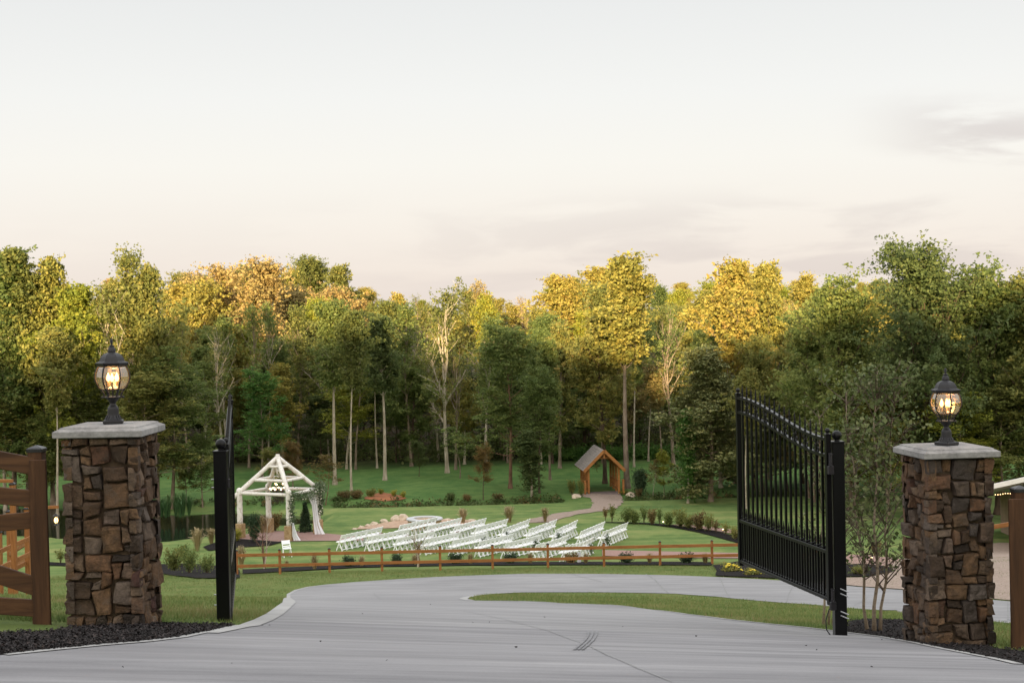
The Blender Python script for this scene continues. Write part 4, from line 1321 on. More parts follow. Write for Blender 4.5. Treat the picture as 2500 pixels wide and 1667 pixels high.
def gate_leaf(hinge, outer, zb, zm, zlo, zup, ball_h, label, n=17):
    """hinge, outer: plan points; zlo / zup: (at hinge, at outer) of the two curved rails; zb, zm: straight rails"""
    hx, ox = Vector((hinge[0], hinge[1], 0)), Vector((outer[0], outer[1], 0))
    d = (ox - hx)
    L = d.length
    ang = math.atan2(d.y, d.x)
    root = thing('gate_leaf', (hinge[0], hinge[1], zb), label, 'gate', 'iron gate leaves', ang)
    s = lambda t: t * t * (3 - 2 * t)
    up = lambda t: zup[0] + (zup[1] - zup[0]) * s(t) - zb
    lo = lambda t: zlo[0] + (zlo[1] - zlo[0]) * s(t) - zb
    w = 0.044
    for x, zt in ((0, ball_h[0] - zb), (L, ball_h[1] - zb)):
        mb = MB()
        mb.box((x, 0, (zt - .055 - .03) / 2), (w, w, zt - .055 + .03), None, .003)
        st_ = mb.build('stile', M_IRON, root)
        mb = MB()
        mb.box((x, 0, zt - .052), (w + .006, w + .006, .008), None, .002)
        mb.lathe([(.013, zt - .048), (.010, zt - .040)], (x, 0, 0), 10)
        mb.ball((x, 0, zt - .022), .021, 14, 10)
        mb.build('ball_finial', M_IRON, st_)
    for f_ in (up, lo):
        mb = MB()
        K = 28
        vs, fs = [], []
        for i in range(K + 1):
            t = i / K
            x = w / 2 + (L - w) * t
            for dy, dz in ((-.019, -.0125), (.019, -.0125), (.019, .0125), (-.019, .0125)):
                vs.append((x, dy, f_(t) + dz))
        for i in range(K):
            for k in range(4):
                fs.append((i * 4 + k, i * 4 + (k + 1) % 4, i * 4 + 4 + (k + 1) % 4, i * 4 + 4 + k))
        mb.add(vs, fs)
        mb.build('curved_rail', M_IRON, root)
    for z_ in (0.016, zm - zb):
        mb = MB()
        mb.box((L / 2, 0, z_), (L - w, .038, .030), None, .003)
        mb.build('straight_rail', M_IRON, root)
    def spear(mb, x, z):
        mb.lathe([(.0085, z), (.013, z + .006), (.0085, z + .012), (.0085, z + .026), (.0125, z + .032), (.007, z + .038), (.0105, z + .052), (.009, z + .068), (.005, z + .10), (.001, z + .125)], (x, 0, 0), 8)
    pitch = L / (n + 1)
    for i in range(n):
        t = (i + 1) / (n + 1)
        x = L * t
        mb = MB()
        mb.box((x, 0, (up(t) + .01) / 2 + .01), (.019, .019, up(t) - .01))
        spear(mb, x, up(t) + .012)
        for z_ in (.032, zm - zb + .016):
            mb.box((x, 0, z_ + .010), (.030, .030, .020), None, .004)
        mb.build('picket', M_IRON, root)
        if i % 2 == (n // 2 + 1) % 2:
            mb = MB()
            zc = (up(t) + lo(t)) / 2
            for sx in (-1, 1):
                for sz in (-1, 1):
                    ring = []
                    for k in range(13):
                        a = k / 12 * 5.2
                        r_ = .024 * (1 - .45 * k / 12)
                        ring.append((x + sx * (.036 - r_ * math.cos(a) * .9), 0, zc + sz * (.036 + r_ * math.sin(a))))
                    mb.tube(ring, .0055, 5)
                mb.tube([(x + sx * .011, 0, zc - .03), (x + sx * .015, 0, zc), (x + sx * .011, 0, zc + .03)], .006, 5)
            mb.box((x, 0, zc), (.034, .026, .016), None, .003)
            mb.build('scroll', M_IRON, root)
    for i in range(n + 1):
        x = L * (i + .5) / (n + 1)
        mb = MB()
        mb.box((x, 0, (zm - zb) / 2 + .005), (.015, .015, zm - zb + .02))
        spear(mb, x, zm - zb + .015)
        mb.box((x, 0, .040), (.026, .026, .018), None, .004)
        mb.build('short_picket', M_IRON, root)
    for z_ in (ball_h[0] - zb - .26, .06):
        mb = MB()
        mb.tube([(-.05, 0, z_ + .055), (-.05, 0, z_ - .055)], .016, 8)
        mb.tube([(-.085, 0, z_ + .045), (-.02, 0, z_ + .045)], .008, 6)
        mb.tube([(-.085, 0, z_ - .045), (-.02, 0, z_ - .045)], .008, 6)
        mb.box((-.05, 0, z_ - .09), (.034, .05, .07), None, .004)
        mb.build('hinge', M_LAMP, root)
    return root
# east leaf: swung open away from the viewer
hz = P(2027, 1470, 11.9)
oz = P(1812, 1380, 13.87)
ot = P(1805, 972, 13.87)
gate_leaf((hz.x, hz.y), ((oz.x + ot.x) / 2 - .012, oz.y), P(2027, 1467, 11.9).z, P(2027, 1347, 11.9).z,
          (P(2027, 1112, 11.9).z, P(1806, 1006, 13.87).z), (P(2027, 1072, 11.9).z, P(1805, 971, 13.87).z),
          (P(2026, 1044, 11.9).z, P(1804, 947, 13.87).z), 'open black iron gate leaf with curved top, eastern side of the driveway')
# west leaf: swung open and seen edge on
hz = P(561, 1500, 11.05)
oz = P(566, 1150, 13.05)
zt_, zb_ = P(555, 1068, 11.05).z, P(565, 1516, 11.05).z
dzb = P(2027, 1467, 11.9).z
gate_leaf((hz.x, hz.y), (oz.x, oz.y), zb_, zb_ + (P(2027, 1347, 11.9).z - dzb),
          (zt_ - .245, zt_ + .005), (zt_ - .105, zt_ + .135), (zt_, P(560, 963, 13.05).z), 'open black iron gate leaf seen edge on, western side of the driveway')
# conduit looping out of the ground at the eastern post
mb = MB()
b = Vector((gR.x - .05, gR.y - .03, h(gR.x, gR.y)))
mb.tube([b + Vector(k) for k in ((0, 0, .30), (-.045, 0, .24), (-.075, 0, .15), (-.07, 0, .07), (-.035, -.01, .015), (.0, -.02, -.02))], .005, 6)
tag(mb.build('cable', M_LAMP), 'thin black cable looping to the ground beside the eastern gate post', 'cable')

# ------------------------------------------------------------------ board fences next to the pillars
M_POSTCAP = noisy('black_post_cap', (0.010, 0.010, 0.012), (0.02, 0.02, 0.022), 20, 0.35)
def board_fence(label, Y, post, boards, face, cap, back, side):
    u0, v0 = post
    b = P(u0, v0, Y)
    root = thing('board_fence', (b.x, b.y, b.z), label, 'fence', 'dark board fences by the pillars')
    o = Vector((b.x, b.y, b.z))
    mb = MB()
    (uc, vc, wc) = cap
    tp = P(uc, vc, Y + .05) - o
    mb.bar((0 + back, .05, -.15), (tp.x, .05, tp.z - .02), .10, .10, (0, 1, 0), .004)
    mb.build('post', M_WOODV, root)
    mb = MB()
    mb.lathe([(.078, tp.z - .03), (.078, tp.z - .008), (.066, tp.z), (.010, tp.z + .016)], (tp.x, .05, 0), 4, math.pi / 4)
    mb.build('post_cap', M_POSTCAP, root)
    mb = MB()
    ft = P(*face, Y - .02) - o
    mb.bar((side, -.021, -.12), (ft.x, -.021, ft.z), .118, .026, (0, 1, 0), .004)
    mb.build('cover_board', M_WOODV, root)
    ue = boards[0][0] if abs(boards[0][0] - 1250) > abs(boards[0][2] - 1250) else boards[0][2]
    q0 = P(ue, 1200, Y)
    mb = MB()
    zg = h(q0.x, q0.y + .08)
    mb.bar((q0.x - o.x, .08, zg - o.z - .2), (q0.x - o.x, .08, tp.z), .10, .10, (0, 1, 0), .004)
    mb.build('post', M_WOODV, root)
    for (ua, va, ub, vb, hpx) in boards:
        a, c = P(ua, va, Y) - o, P(ub, vb, Y) - o
        mb = MB()
        mb.bar((a.x, .012, a.z), (c.x, .012, c.z), .026, hpx / F * Y, (0, 0, 1), .004)
        mb.build('board', M_WOODH, root)
    return root
board_fence('dark stained board fence meeting the western stone pillar, black capped post', 9.95, (108, 1551),
            [(-260, 1074, 80, 1138, 43), (-260, 1184, 82, 1218, 42), (-260, 1300, 84, 1269, 41), (-260, 1319, 90, 1433, 45), (-260, 1462, 92, 1485, 42)],
            (92, 1122), (89, 1092, 0), -0.03, 0.0)
br_ = Vector(P(2484, 1600, 10.6))
board_fence('dark stained board fence past the eastern stone pillar, black capped post', 10.6, (2487, 1600),
            [(2496, 1220, 2800, 1262, 42), (2496, 1300, 2800, 1342, 42), (2496, 1380, 2800, 1422, 42), (2496, 1460, 2800, 1502, 42), (2496, 1540, 2800, 1582, 42)],
            (2481, 1217), (2489, 1190, 0), 0.02, 0.0)
# ------------------------------------------------------------------ the rail fence along the lower drive
M_BLACKCAP = M_POSTCAP
fence_u = [(579, 1417), (684, 1408.5), (805, 1401.5), (933, 1396), (1075, 1391.5), (1203, 1389), (1338, 1387.5), (1475, 1387), (1612, 1388), (1739, 1389.5), (1868, 1391), (1995, 1393)]
fence_Y = [60.6, 61.2, 61.7, 62.0, 62.2, 62.3, 62.4, 62.6, 62.8, 63.0, 63.0, 63.0]
fp = []
for (u, v), Y in zip(fence_u, fence_Y):
    q_ = P(u, v, Y)
    fp.append(Vector((q_.x, q_.y, h(q_.x, q_.y))))
fence = thing('rail_fence', tuple(fp[4]), 'low two rail cedar fence with black capped posts curving along the lower drive', 'fence')
F0 = fp[4]
for i, p in enumerate(fp):
    mb = MB()
    mb.box((p.x - F0.x, p.y - F0.y, p.z - F0.z + .42), (.105, .105, 1.24), None, .006)
    po = mb.build('post', M_CEDARV, fence)
    mb = MB()
    mb.lathe([(.088, 0), (.088, .022), (.070, .034), (.006, .055)], (p.x - F0.x, p.y - F0.y, p.z - F0.z + 1.04), 4, math.pi / 4)
    mb.build('post_cap', M_BLACKCAP, po)
for a, b in zip(fp[:-1], fp[1:]):
    for z_ in (.40, .86):
        mb = MB()
        A, B = a - F0 + Vector((0, -.068, z_)), b - F0 + Vector((0, -.068, z_ + rnd.uniform(-.01, .01)))
        t = (B - A).normalized() * .006
        mb.bar(A + t, B - t, .034, .135, (0, 0, 1), .005)
        mb.build('rail', M_CEDARH, fence)

# ------------------------------------------------------------------ white folding chairs
M_WHITE = noisy('white_resin', (0.82, 0.83, 0.85), (0.87, 0.88, 0.89), 6, 0.35)
M_PAD = noisy('white_vinyl_pad', (0.86, 0.87, 0.88), (0.9, 0.9, 0.91), 9, 0.5)
def make_chair():
    root = thing('folding_chair', (0, 0, 0), 'white folding chair', 'chair')
    root.scale = (1.12, 1.08, 1.14)
    mb = MB()
    mb.box((.055, 0, .445), (.40, .41, .035), None, .012)
    mb.box((.055, 0, .472), (.36, .37, .028), None, .012)
    mb.build('seat', M_PAD, root)
    mb = MB()
    K = lambda z: .21 - .37 * z / .80
    for z0, z1 in ((.64, .83), (.53, .575)):
        a = Vector((K(z0), 0, z0))
        b = Vector((K(z1), 0, z1))
        mb.bar(a, b, .41, .024, (1, 0, .3), .004)
    mb.build('backrest', M_WHITE, root)
    for s in (-1, 1):
        mb = MB()
        mb.bar((K(0), s * .215, 0), (K(.84), s * .215, .84), .038, .052, (1, 0, .6), .006)
        mb.build('leg', M_WHITE, root)
        mb = MB()
        mb.bar((.04, s * .190, .43), (-.17, s * .190, 0), .042, .050, (1, 0, -.6), .006)
        mb.build('rear_leg', M_WHITE, root)
    mb = MB()
    mb.box((K(.16), 0, .16), (.022, .40, .030))
    mb.box((-.145, 0, .06), (.030, .36, .040))
    mb.build('stretcher', M_WHITE, root)
    return root
chair0 = make_chair()
used0 = [False]
def place_chair(x, y, ang, label, group):
    if not used0[0]:
        o = chair0
        used0[0] = True
    else:
        o = copy_tree(chair0)
    o.location = (x, y, h(x, y) + .005)
    o.rotation_euler = (rnd.uniform(-.012, .012), rnd.uniform(-.012, .012), ang)
    o['label'] = label
    if group:
        o['group'] = group
    elif 'group' in o:
        del o['group']
    return o
ORD = ['', 'first', 'second', 'third', 'fourth', 'fifth', 'sixth', 'seventh', 'eighth', 'ninth', 'tenth']
CARD = ['', 'one', 'two', 'three', 'four', 'five', 'six', 'seven', 'eight', 'nine']
A_rows = [((838, 1310), (936, 1291)), ((906, 1312.5), (1001, 1297)), ((976, 1317), (1063, 1302)), ((1043, 1320), (1124, 1305)), ((1111, 1322.7), (1193, 1306.5)),
          ((1174, 1326), (1254, 1310)), ((1240, 1330), (1321, 1313)), ((1311, 1335), (1387, 1315)), ((1381, 1338), (1452, 1320))]
B_rows = [((980, 1284), (1069, 1266)), ((1051, 1284.5), (1130, 1268)), ((1114, 1286), (1188, 1269)), ((1166, 1289), (1242, 1271)), ((1230, 1293), (1298, 1271.5)),
          ((1294, 1294.6), (1361, 1273)), ((1357, 1297), (1413, 1275)), ((1420, 1300), (1480, 1279)), ((1475, 1301), (1536, 1281))]
aisle = {}
for blk, rows_ in (('near', A_rows), ('far', B_rows)):
    for r, (n_, f_) in enumerate(rows_):
        a = G(n_[0] - 3, n_[1] + 33)
        b = G(f_[0] - 12, f_[1] + 32)
        cnt = 8 if blk == 'near' else (9 if r < 3 else 8)
        d = (b - a)
        d.z = 0
        ang = math.atan2(d.y, d.x) + math.pi / 2     # facing left of the line of chairs, towards the pergola
        for k in range(cnt):
            p = a + d * (k / (cnt - 1))
            j = Vector((rnd.uniform(-.025, .025), rnd.uniform(-.025, .025), 0))
            pos = (cnt - k) if blk == 'near' else k + 1
            place_chair(p.x + j.x, p.y + j.y, ang + rnd.uniform(-.05, .05),
                        'white folding chair, %s from the aisle, row %s of the %s side block' % (ORD[pos], CARD[r + 1], 'fence' if blk == 'near' else 'pavilion'),
                        'white chairs set out in rows')
            if pos == 1:
                aisle[(blk, r)] = (Vector((p.x, p.y, h(p.x, p.y))), ang)
p = G(700, 1359)
place_chair(p.x, p.y, R(-62), 'lone white folding chair standing apart on the grass below the pergola', None)

# small brown signs and greenery tied to aisle chairs
M_SIGN = noisy('sign_board', (0.16, 0.065, 0.035), (0.25, 0.11, 0.06), 8, 0.7)
M_CHALK = noisy('white_paint', (0.75, 0.73, 0.7), (0.82, 0.8, 0.78), 8, 0.7)
LEAF['sage'] = leaf_mat('leaves_sage', [(0.1, (0.050, 0.085, 0.035)), (0.5, (0.105, 0.150, 0.075)), (0.9, (0.20, 0.245, 0.15))], 0.15)
M_PETAL = noisy('cream_petals', (0.72, 0.66, 0.54), (0.84, 0.80, 0.72), 12, 0.6)
for (blk, r) in [('near', 0), ('near', 1), ('near', 2), ('far', 0), ('far', 1), ('far', 2)]:
    p, ang = aisle[(blk, r)]
    side = 1 if blk == 'near' else -1
    root = thing('chair_sign', (p.x, p.y, p.z + .60), 'small brown script sign on the aisle chair, row %s of the %s side block' % (CARD[r + 1], 'fence' if blk == 'near' else 'pavilion'),
                 'sign', 'signs hung on aisle chairs', ang)
    mb = MB()
    mb.box((-.20, 0, -.10), (.018, .40, .17), None, .004)
    mb.build('board', M_SIGN, root)
    mb = MB()
    pts = [(-.212, -.15 + .30 * k / 16, -.10 + .028 * math.sin(k * 2.1) - .006 * (k % 3)) for k in range(17)]
    mb.tube(pts, .007, 4)
    mb.tube([(-.190, y_, z_) for _, y_, z_ in pts], .007, 4)
    mb.build('lettering', M_CHALK, root)
for (blk, r) in [('far', 4), ('far', 6), ('far', 8), ('near', 4), ('near', 6), ('near', 8)]:
    p, ang = aisle[(blk, r)]
    g = np.random.default_rng(r + (50 if blk == 'far' else 0))
    root = thing('aisle_greenery', (p.x, p.y, p.z), 'spray of greenery on the aisle chair, row %s of the %s side block' % (CARD[r + 1], 'fence' if blk == 'near' else 'pavilion'),
                 'greenery', 'greenery tied to aisle chairs', ang)
    s_ = 1 if blk == 'near' else -1
    cs = [(-.12 - .1 * g.random(), s_ * (.24 + .05 * g.random()), .62 - .055 * k) for k in range(10)]
    v, q, t = leaf_cloud(cs, [.17] * 10, 16, 0.075, 0.9, 0.2, rng=g)
    put(bpy.data.objects.new('foliage', np_mesh('foliage', v, q, LEAF['sage'], t)), root)

# ------------------------------------------------------------------ pergola
m = Mat('whitewashed_log', 0.8, 0, 0.2)
v = m.coord((1, 1, 1))
k1 = m.noise(2.2, 6, 0.7, v)
k2 = m.noise(7, 5, 0.75, m.coord((1.6, 1.6, .7)))
m.color(m.mix(m.val(k2, 0.57, 0.66), m.ramp(k1, [(0.3, (0.62, 0.575, 0.52)), (0.6, (0.76, 0.735, 0.70))]), (0.34, 0.24, 0.17)))
m.bump(k2, 0.02)
M_LOG = m.mat
m = Mat('tan_stone_veneer', 0.85, 0, 0.2)
vo = m.n('ShaderNodeTexVoronoi')
vo.inputs['Scale'].default_value = 6
m.l(m.tc.outputs['Object'], vo.inputs['Vector'])
m.color(m.mix(m.val(vo.outputs['Distance'], 0.06, 0.16), (0.14, 0.09, 0.05), m.ramp(m.noise(5, 4, 0.6), [(0.3, (0.26, 0.16, 0.075)), (0.7, (0.46, 0.33, 0.19))])))
m.bump(vo.outputs['Distance'], 0.03)
M_VENEER = m.mat
pp = {}
for k, (u, v_) in {'front': (707, 1319.5), 'west': (587, 1313.5), 'rear': (657, 1299.5), 'east': (777, 1303)}.items():
    pp[k] = G(u, v_)
pc = (pp['front'] + pp['west'] + pp['rear'] + pp['east']) / 4
perg = thing('pergola', tuple(pc), 'white log pergola with an open pointed roof on four stone footed posts', 'pergola')
apex = P(678, 1116, pc.y) - pc
loc_ = {k: p - pc for k, p in pp.items()}
TOPZ = {'front': 3.10, 'west': 3.12, 'rear': 3.12, 'east': 3.15}
for k, p in loc_.items():
    mb = MB()
    d_ = math.atan2(loc_['front'].y - loc_['west'].y, loc_['front'].x - loc_['west'].x)
    rot = Matrix.Rotation(d_, 3, 'Z')
    mb.box((p.x, p.y, p.z + .45), (.50, .50, 1.0), rot, .03)
    mb.build('stone_base', M_VENEER, perg)
    mb = MB()
    top = TOPZ[k]
    pr = [(.185, .9)] + [(.185 + .014 * math.sin(i * 2.3 + p.x), .9 + (top - 1.0) * i / 10) for i in range(1, 11)] + [(.192, top - .06), (.178, top + .02), (.12, top + .09), (.04, top + .13)]
    mb.lathe(pr, (p.x, p.y, p.z), 12)
    mb.build('post', M_LOG, perg, smooth=True)
def beam(a, b, r_, name='beam', par=perg, seg=8):
    a, b = Vector(a), Vector(b)
    mb = MB()
    pts = [a.lerp(b, t / 6) for t in range(7)]
    mb.tube(pts, [r_ * (1 + .08 * math.sin(i * 1.9 + a.x)) for i in range(7)], seg)
    return mb.build(name, M_LOG, par, smooth=True)
order = ['front', 'east', 'rear', 'west']
tp = {k: loc_[k] + Vector((0, 0, TOPZ[k] - .20)) for k in order}
apx = Vector(apex)
for i in range(4):
    a, b = order[i], order[(i + 1) % 4]
    beam(tp[a] - Vector((0, 0, .02)), tp[b] - Vector((0, 0, .02)), .108, 'tie_beam')
    for f_, r_ in ((.36, .098), (.74, .088)):
        beam(tp[a].lerp(apx, f_), tp[b].lerp(apx, f_), r_, 'ring_beam')
for k in order:
    a = tp[k] + Vector((0, 0, .04))
    ov = .95 if k == 'west' else .0
    dirv = (apx - a).normalized()
    beam(a - dirv * ov, apx, .145, 'rafter')
beam(apx + Vector((0, 0, .20)), apx - Vector((0, 0, 1.15)), .13, 'king_post')
# chandelier
M_BULB = glow('string_bulb_glow', (1.0, 0.70, 0.36), 2.0)
ch = thing('chandelier', (pc.x + apx.x, pc.y + apx.y, pc.z + 3.0), 'lit chandelier of round bulbs over trailing dark vines, hung inside the pergola', 'chandelier')
mb = MB()
ring = [(.52 * math.cos(k * math.pi / 8), .52 * math.sin(k * math.pi / 8), 0) for k in range(17)]
mb.tube(ring, .022, 6)
mb.tube([(x * .55, y * .55, .28) for x, y, z in ring], .018, 6)
for k in range(4):
    a = k * math.pi / 2
    mb.tube([(.52 * math.cos(a), .52 * math.sin(a), 0), (.28 * math.cos(a), .28 * math.sin(a), .28), (0, 0, .75)], .012, 5)
mb.build('frame', M_BLACKCAP, ch)
for k in range(9):
    a = k * 2 * math.pi / 9 + .3
    for r_, z_ in (((.54, .05),) if k % 3 else ((.54, .05), (.30, .34))):
        mb = MB()
        mb.ball((r_ * math.cos(a), r_ * math.sin(a), z_ + .04), .062, 10, 8)
        mb.build('bulb', M_BULB, ch, smooth=True)
g = np.random.default_rng(3)
cs = []
for k in range(34):
    a, r_ = g.uniform(0, 6.28), g.uniform(.1, .66)
    L_ = g.uniform(.3, .85)
    for j in range(5):
        cs.append((r_ * math.cos(a), r_ * math.sin(a), -.05 - L_ * j / 4))
v, q, t = leaf_cloud(cs, [.07] * len(cs), 7, .055, 1.6, 0, rng=g)
M_VINE = leaf_mat('dark_vines', [(0.1, (0.035, 0.024, 0.030)), (0.6, (0.075, 0.055, 0.06)), (1.0, (0.12, 0.12, 0.05))], .1)
put(bpy.data.objects.new('trailing_vines', np_mesh('trailing_vines', v, q, M_VINE, t)), ch)
cs = [(g.normal(0, .2), g.normal(0, .2), g.uniform(.35, 1.2)) for _ in range(22)]
v, q, t = leaf_cloud(cs, [.15] * len(cs), 10, .08, 1, 0, rng=g)
put(bpy.data.objects.new('foliage', np_mesh('foliage', v, q, LEAF['olive'], t)), ch)
# garland
gl = thing('garland', tuple(pc), 'leafy garland with cream roses over the front and eastern pergola posts', 'garland')
path = []
fr, ea = loc_['front'] + Vector((.20, -.10, 0)), loc_['east'] + Vector((.16, -.16, 0))
for k in range(15):
    path.append((fr + Vector((.03 * math.sin(k), 0, 1.15 + 1.75 * k / 14)), .17 + .04 * math.sin(k * 1.3)))
for k in range(1, 15):
    t = k / 15
    q_ = fr.lerp(ea, t)
    path.append((q_ + Vector((0, -.05, 3.0 - .38 * math.sin(math.pi * t))), .24))
for k in range(14):
    path.append((ea + Vector((.06 + .20 * math.exp(-k / 4), 0, 3.15 - 1.75 * k / 13)), .30 if k < 5 else .15))
for k in range(8):
    path.append((ea + Vector((-.25 + .07 * k, -.06, 3.05 + .18 * math.sin(k * .5))), .24))
g = np.random.default_rng(8)
v, q, t = leaf_cloud([tuple(a) for a, _ in path], [r_ * 1.15 for _, r_ in path], 46, .085, 1.1, 0.1, rng=g)
put(bpy.data.objects.new('foliage', np_mesh('foliage', v, q, LEAF['sage'], t)), gl)
for k in range(46):
    a, r_ = path[int(g.integers(len(path)))]
    mb = MB()
    mb.ball(a + Vector((g.normal(0, r_ * .4), -abs(g.normal(0, .08)) - .10, g.normal(0, r_ * .4))), g.uniform(.028, .052), 7, 5, .8)
    mb.build('rose', M_PETAL, gl, smooth=True)
# cloth drapes
M_CLOTH = noisy('white_chiffon', (0.70, 0.70, 0.74), (0.80, 0.80, 0.83), 3, 0.75)
def drape_cloth(o, label, cols, seed):
    """cols: (centre offset, half width, height) from top to foot"""
    rr = random.Random(seed)
    root = None
    K, J = len(cols) * 5, 18
    vs, fs = [], []
    for i in range(K + 1):
        f_ = i / K * (len(cols) - 1)
        a = int(min(f_, len(cols) - 2))
        w_ = f_ - a
        w_ = w_ * w_ * (3 - 2 * w_)
        (cx, cy, hw, z) = [cols[a][n] * (1 - w_) + cols[a + 1][n] * w_ for n in range(4)]
        for j in range(J + 1):
            s = j / J * 2 - 1
            vs.append((cx + hw * s, cy - .05 * math.cos(s * 9 + i * .05) - .03 * math.sin(s * 17), z))
    for i in range(K):
        for j in range(J):
            b_ = i * (J + 1) + j
            fs.append((b_, b_ + 1, b_ + J + 2, b_ + J + 1))
    n0 = len(vs)
    vs += [(x, y + .012, z) for x, y, z in vs]
    fs += [tuple(n0 + k for k in f[::-1]) for f in fs]
    mb = MB()
    mb.add(vs, fs)
    return tag(mb.build('cloth_drape', M_CLOTH, None, tuple(o), True), label, 'drape', 'white drapes of the pergola')
eo = pp['east'] + Vector((-.12, -.34, 0))
drape_cloth(eo, 'long white drape gathered down the eastern pergola post to the ground', [(-.25, 0, .30, 3.05), (-.20, 0, .26, 2.5), (-.05, 0, .16, 1.95), (.02, 0, .17, 1.3), (.10, 0, .20, .6), (.28, -.05, .32, .03)], 1)
fo = pp['front'] + Vector((.28, -.25, 0))
drape_cloth(fo, 'short white drape end falling beside the front pergola post', [(-.02, 0, .05, 1.15), (.03, 0, .09, .75), (.10, 0, .16, .35), (.24, 0, .22, .03)], 2)

# ------------------------------------------------------------------ timber pavilion over the path
M_TIMBER = wood('orange_timber', (0.21, 0.085, 0.026), (0.33, 0.140, 0.042), (0.42, 0.20, 0.07), (1.2, 1.2, 10))
m = Mat('grey_shingles', 0.9, 0, 0.2)
br = m.n('ShaderNodeTexBrick')
br.inputs['Scale'].default_value = 3.2
br.inputs['Color1'].default_value = (0.22, 0.195, 0.18, 1)
br.inputs['Color2'].default_value = (0.33, 0.295, 0.27, 1)
br.inputs['Mortar'].default_value = (0.08, 0.07, 0.065, 1)
br.inputs['Mortar Size'].default_value = 0.02
br.inputs['Row Height'].default_value = 0.5
m.l(m.coord((1, 1, 1)), br.inputs['Vector'])
m.color(m.mix(m.val(m.noise(1.5, 5), .3, .7, 0, .5), br.outputs['Color'], (0.30, 0.27, 0.25)))
M_SHINGLE = m.mat
fl, fr_ = G(1437, 1208), G(1513, 1203)
base = (fl + fr_) / 2
wv = (fr_ - fl)
wv.z = 0
half_w = 1.2
DIRA = R(5)
pav = thing('pavilion', (base.x, base.y, h(base.x, base.y)), 'open timber pavilion with a steep grey shingle roof across the gravel path', 'pavilion', None, DIRA)
DEPTH, EAVE, RIDGE, OV = 4.4, 2.08, 3.46, .42
for x in (-half_w, half_w):
    for k in range(4):
        y = .15 + (DEPTH - .3) * k / 3
        mb = MB()
        mb.box((x, y, EAVE / 2 - .1), (.17, .17, EAVE + .2), None, .01)
        mb.build('post', M_TIMBER, pav)
    mb = MB()
    mb.box((x, DEPTH / 2, EAVE + .08), (.16, DEPTH + .2, .18), None, .01)
    mb.build('plate_beam', M_TIMBER, pav)
    for z_ in (.35, .95):
        mb = MB()
        mb.box((x, DEPTH / 2, z_), (.06, DEPTH - .3, .10))
        mb.build('rail', M_TIMBER, pav)
    for k in range(14):
        mb = MB()
        mb.box((x, .4 + k * (DEPTH - .8) / 13, .65), (.045, .045, .52))
        mb.build('baluster', M_TIMBER, pav)
    # entrance newels flaring outward
    for k in (0, 1):
        mb = MB()
        mb.box((x * 1.18 + (.10 if x > 0 else -.10), -.12 + k * .16, .52), (.13, .13, 1.1), None, .01)
        mb.box((x * 1.18 + (.10 if x > 0 else -.10), -.12 + k * .16, 1.09), (.18, .18, .05))
        mb.build('newel', M_TIMBER, pav)
slope = math.atan2(RIDGE - EAVE - .2, half_w)
for sx_ in (-1, 1):
    e = Vector((sx_ * (half_w + OV), 0, RIDGE - (half_w + OV) * math.tan(slope)))
    rdg = Vector((0, 0, RIDGE))
    nrm = Vector((sx_ * math.sin(slope), 0, math.cos(slope)))
    mb = MB()
    y0, y1 = -.45, DEPTH + .35
    rows_n = 11
    for k in range(rows_n):
        a, b = rdg.lerp(e, k / rows_n), rdg.lerp(e, (k + 1.15) / rows_n)
        lift = .045
        q1, q2 = a + nrm * .050, b + nrm * (.050 + lift)
        q1b, q2b = a + nrm * .012, b + nrm * .012
        vs = [(q1.x, y0, q1.z), (q1.x, y1, q1.z), (q2.x, y1, q2.z), (q2.x, y0, q2.z), (q1b.x, y0, q1b.z), (q1b.x, y1, q1b.z), (q2b.x, y1, q2b.z), (q2b.x, y0, q2b.z)]
        mb.add(vs, [(0, 1, 2, 3), (7, 6, 5, 4), (0, 3, 7, 4), (1, 5, 6, 2), (3, 2, 6, 7)])
    mb.build('roof', M_SHINGLE, pav)
    for y in (-.40, .15, DEPTH * .35, DEPTH * .68, DEPTH - .15, DEPTH + .28):
        mb = MB()
        mb.bar(Vector((0, y, RIDGE - .08)), Vector((e.x, y, e.z - .08)), .09, .17, nrm)
        mb.build('rafter', M_TIMBER, pav)
    mb = MB()
    mb.bar(Vector((0, -.475, RIDGE - .02)), Vector((e.x, -.475, e.z - .02)), .045, .22, nrm)
    mb.build('barge_board', M_TIMBER, pav)
for y in (.0, DEPTH * .5, DEPTH - .1):
    mb = MB()
    zc = RIDGE - .62
    mb.box((0, y, zc), (.95, .12, .14))
    mb.build('collar_beam', M_TIMBER, pav)
mb = MB()
mb.bar((0, -.3, RIDGE - .62), (0, -.3, RIDGE - .2), .12, .12, (0, 1, 0))
mb.build('king_post', M_TIMBER, pav)
mb = MB()
mb.box((0, DEPTH / 2, -.015), (half_w * 2 + .1, DEPTH + .5, .10))
mb.build('deck', noisy('weathered_deck', (0.15, 0.11, 0.10), (0.24, 0.19, 0.18), 3, .9), pav)
hf = thing('hanging_planter', tuple(pav.matrix_basis @ Vector((-.62, -.1, 2.55))), 'hanging fern basket under the left slope of the pavilion roof', 'planter')
v, q, t = leaf_cloud([(0, 0, -.15), (.05, 0, -.3), (-.05, .05, -.25)], [.34, .3, .3], 40, .10, 1, 0)
put(bpy.data.objects.new('fern', np_mesh('fern', v, q, LEAF['dark'], t)), hf)
mb = MB()
mb.tube([(0, 0, 0), (0, 0, .42)], .008, 4)
mb.lathe([(.03, -.22), (.12, -.16), (.15, -.05)], seg=10)
mb.build('basket', M_BLACKCAP, hf)

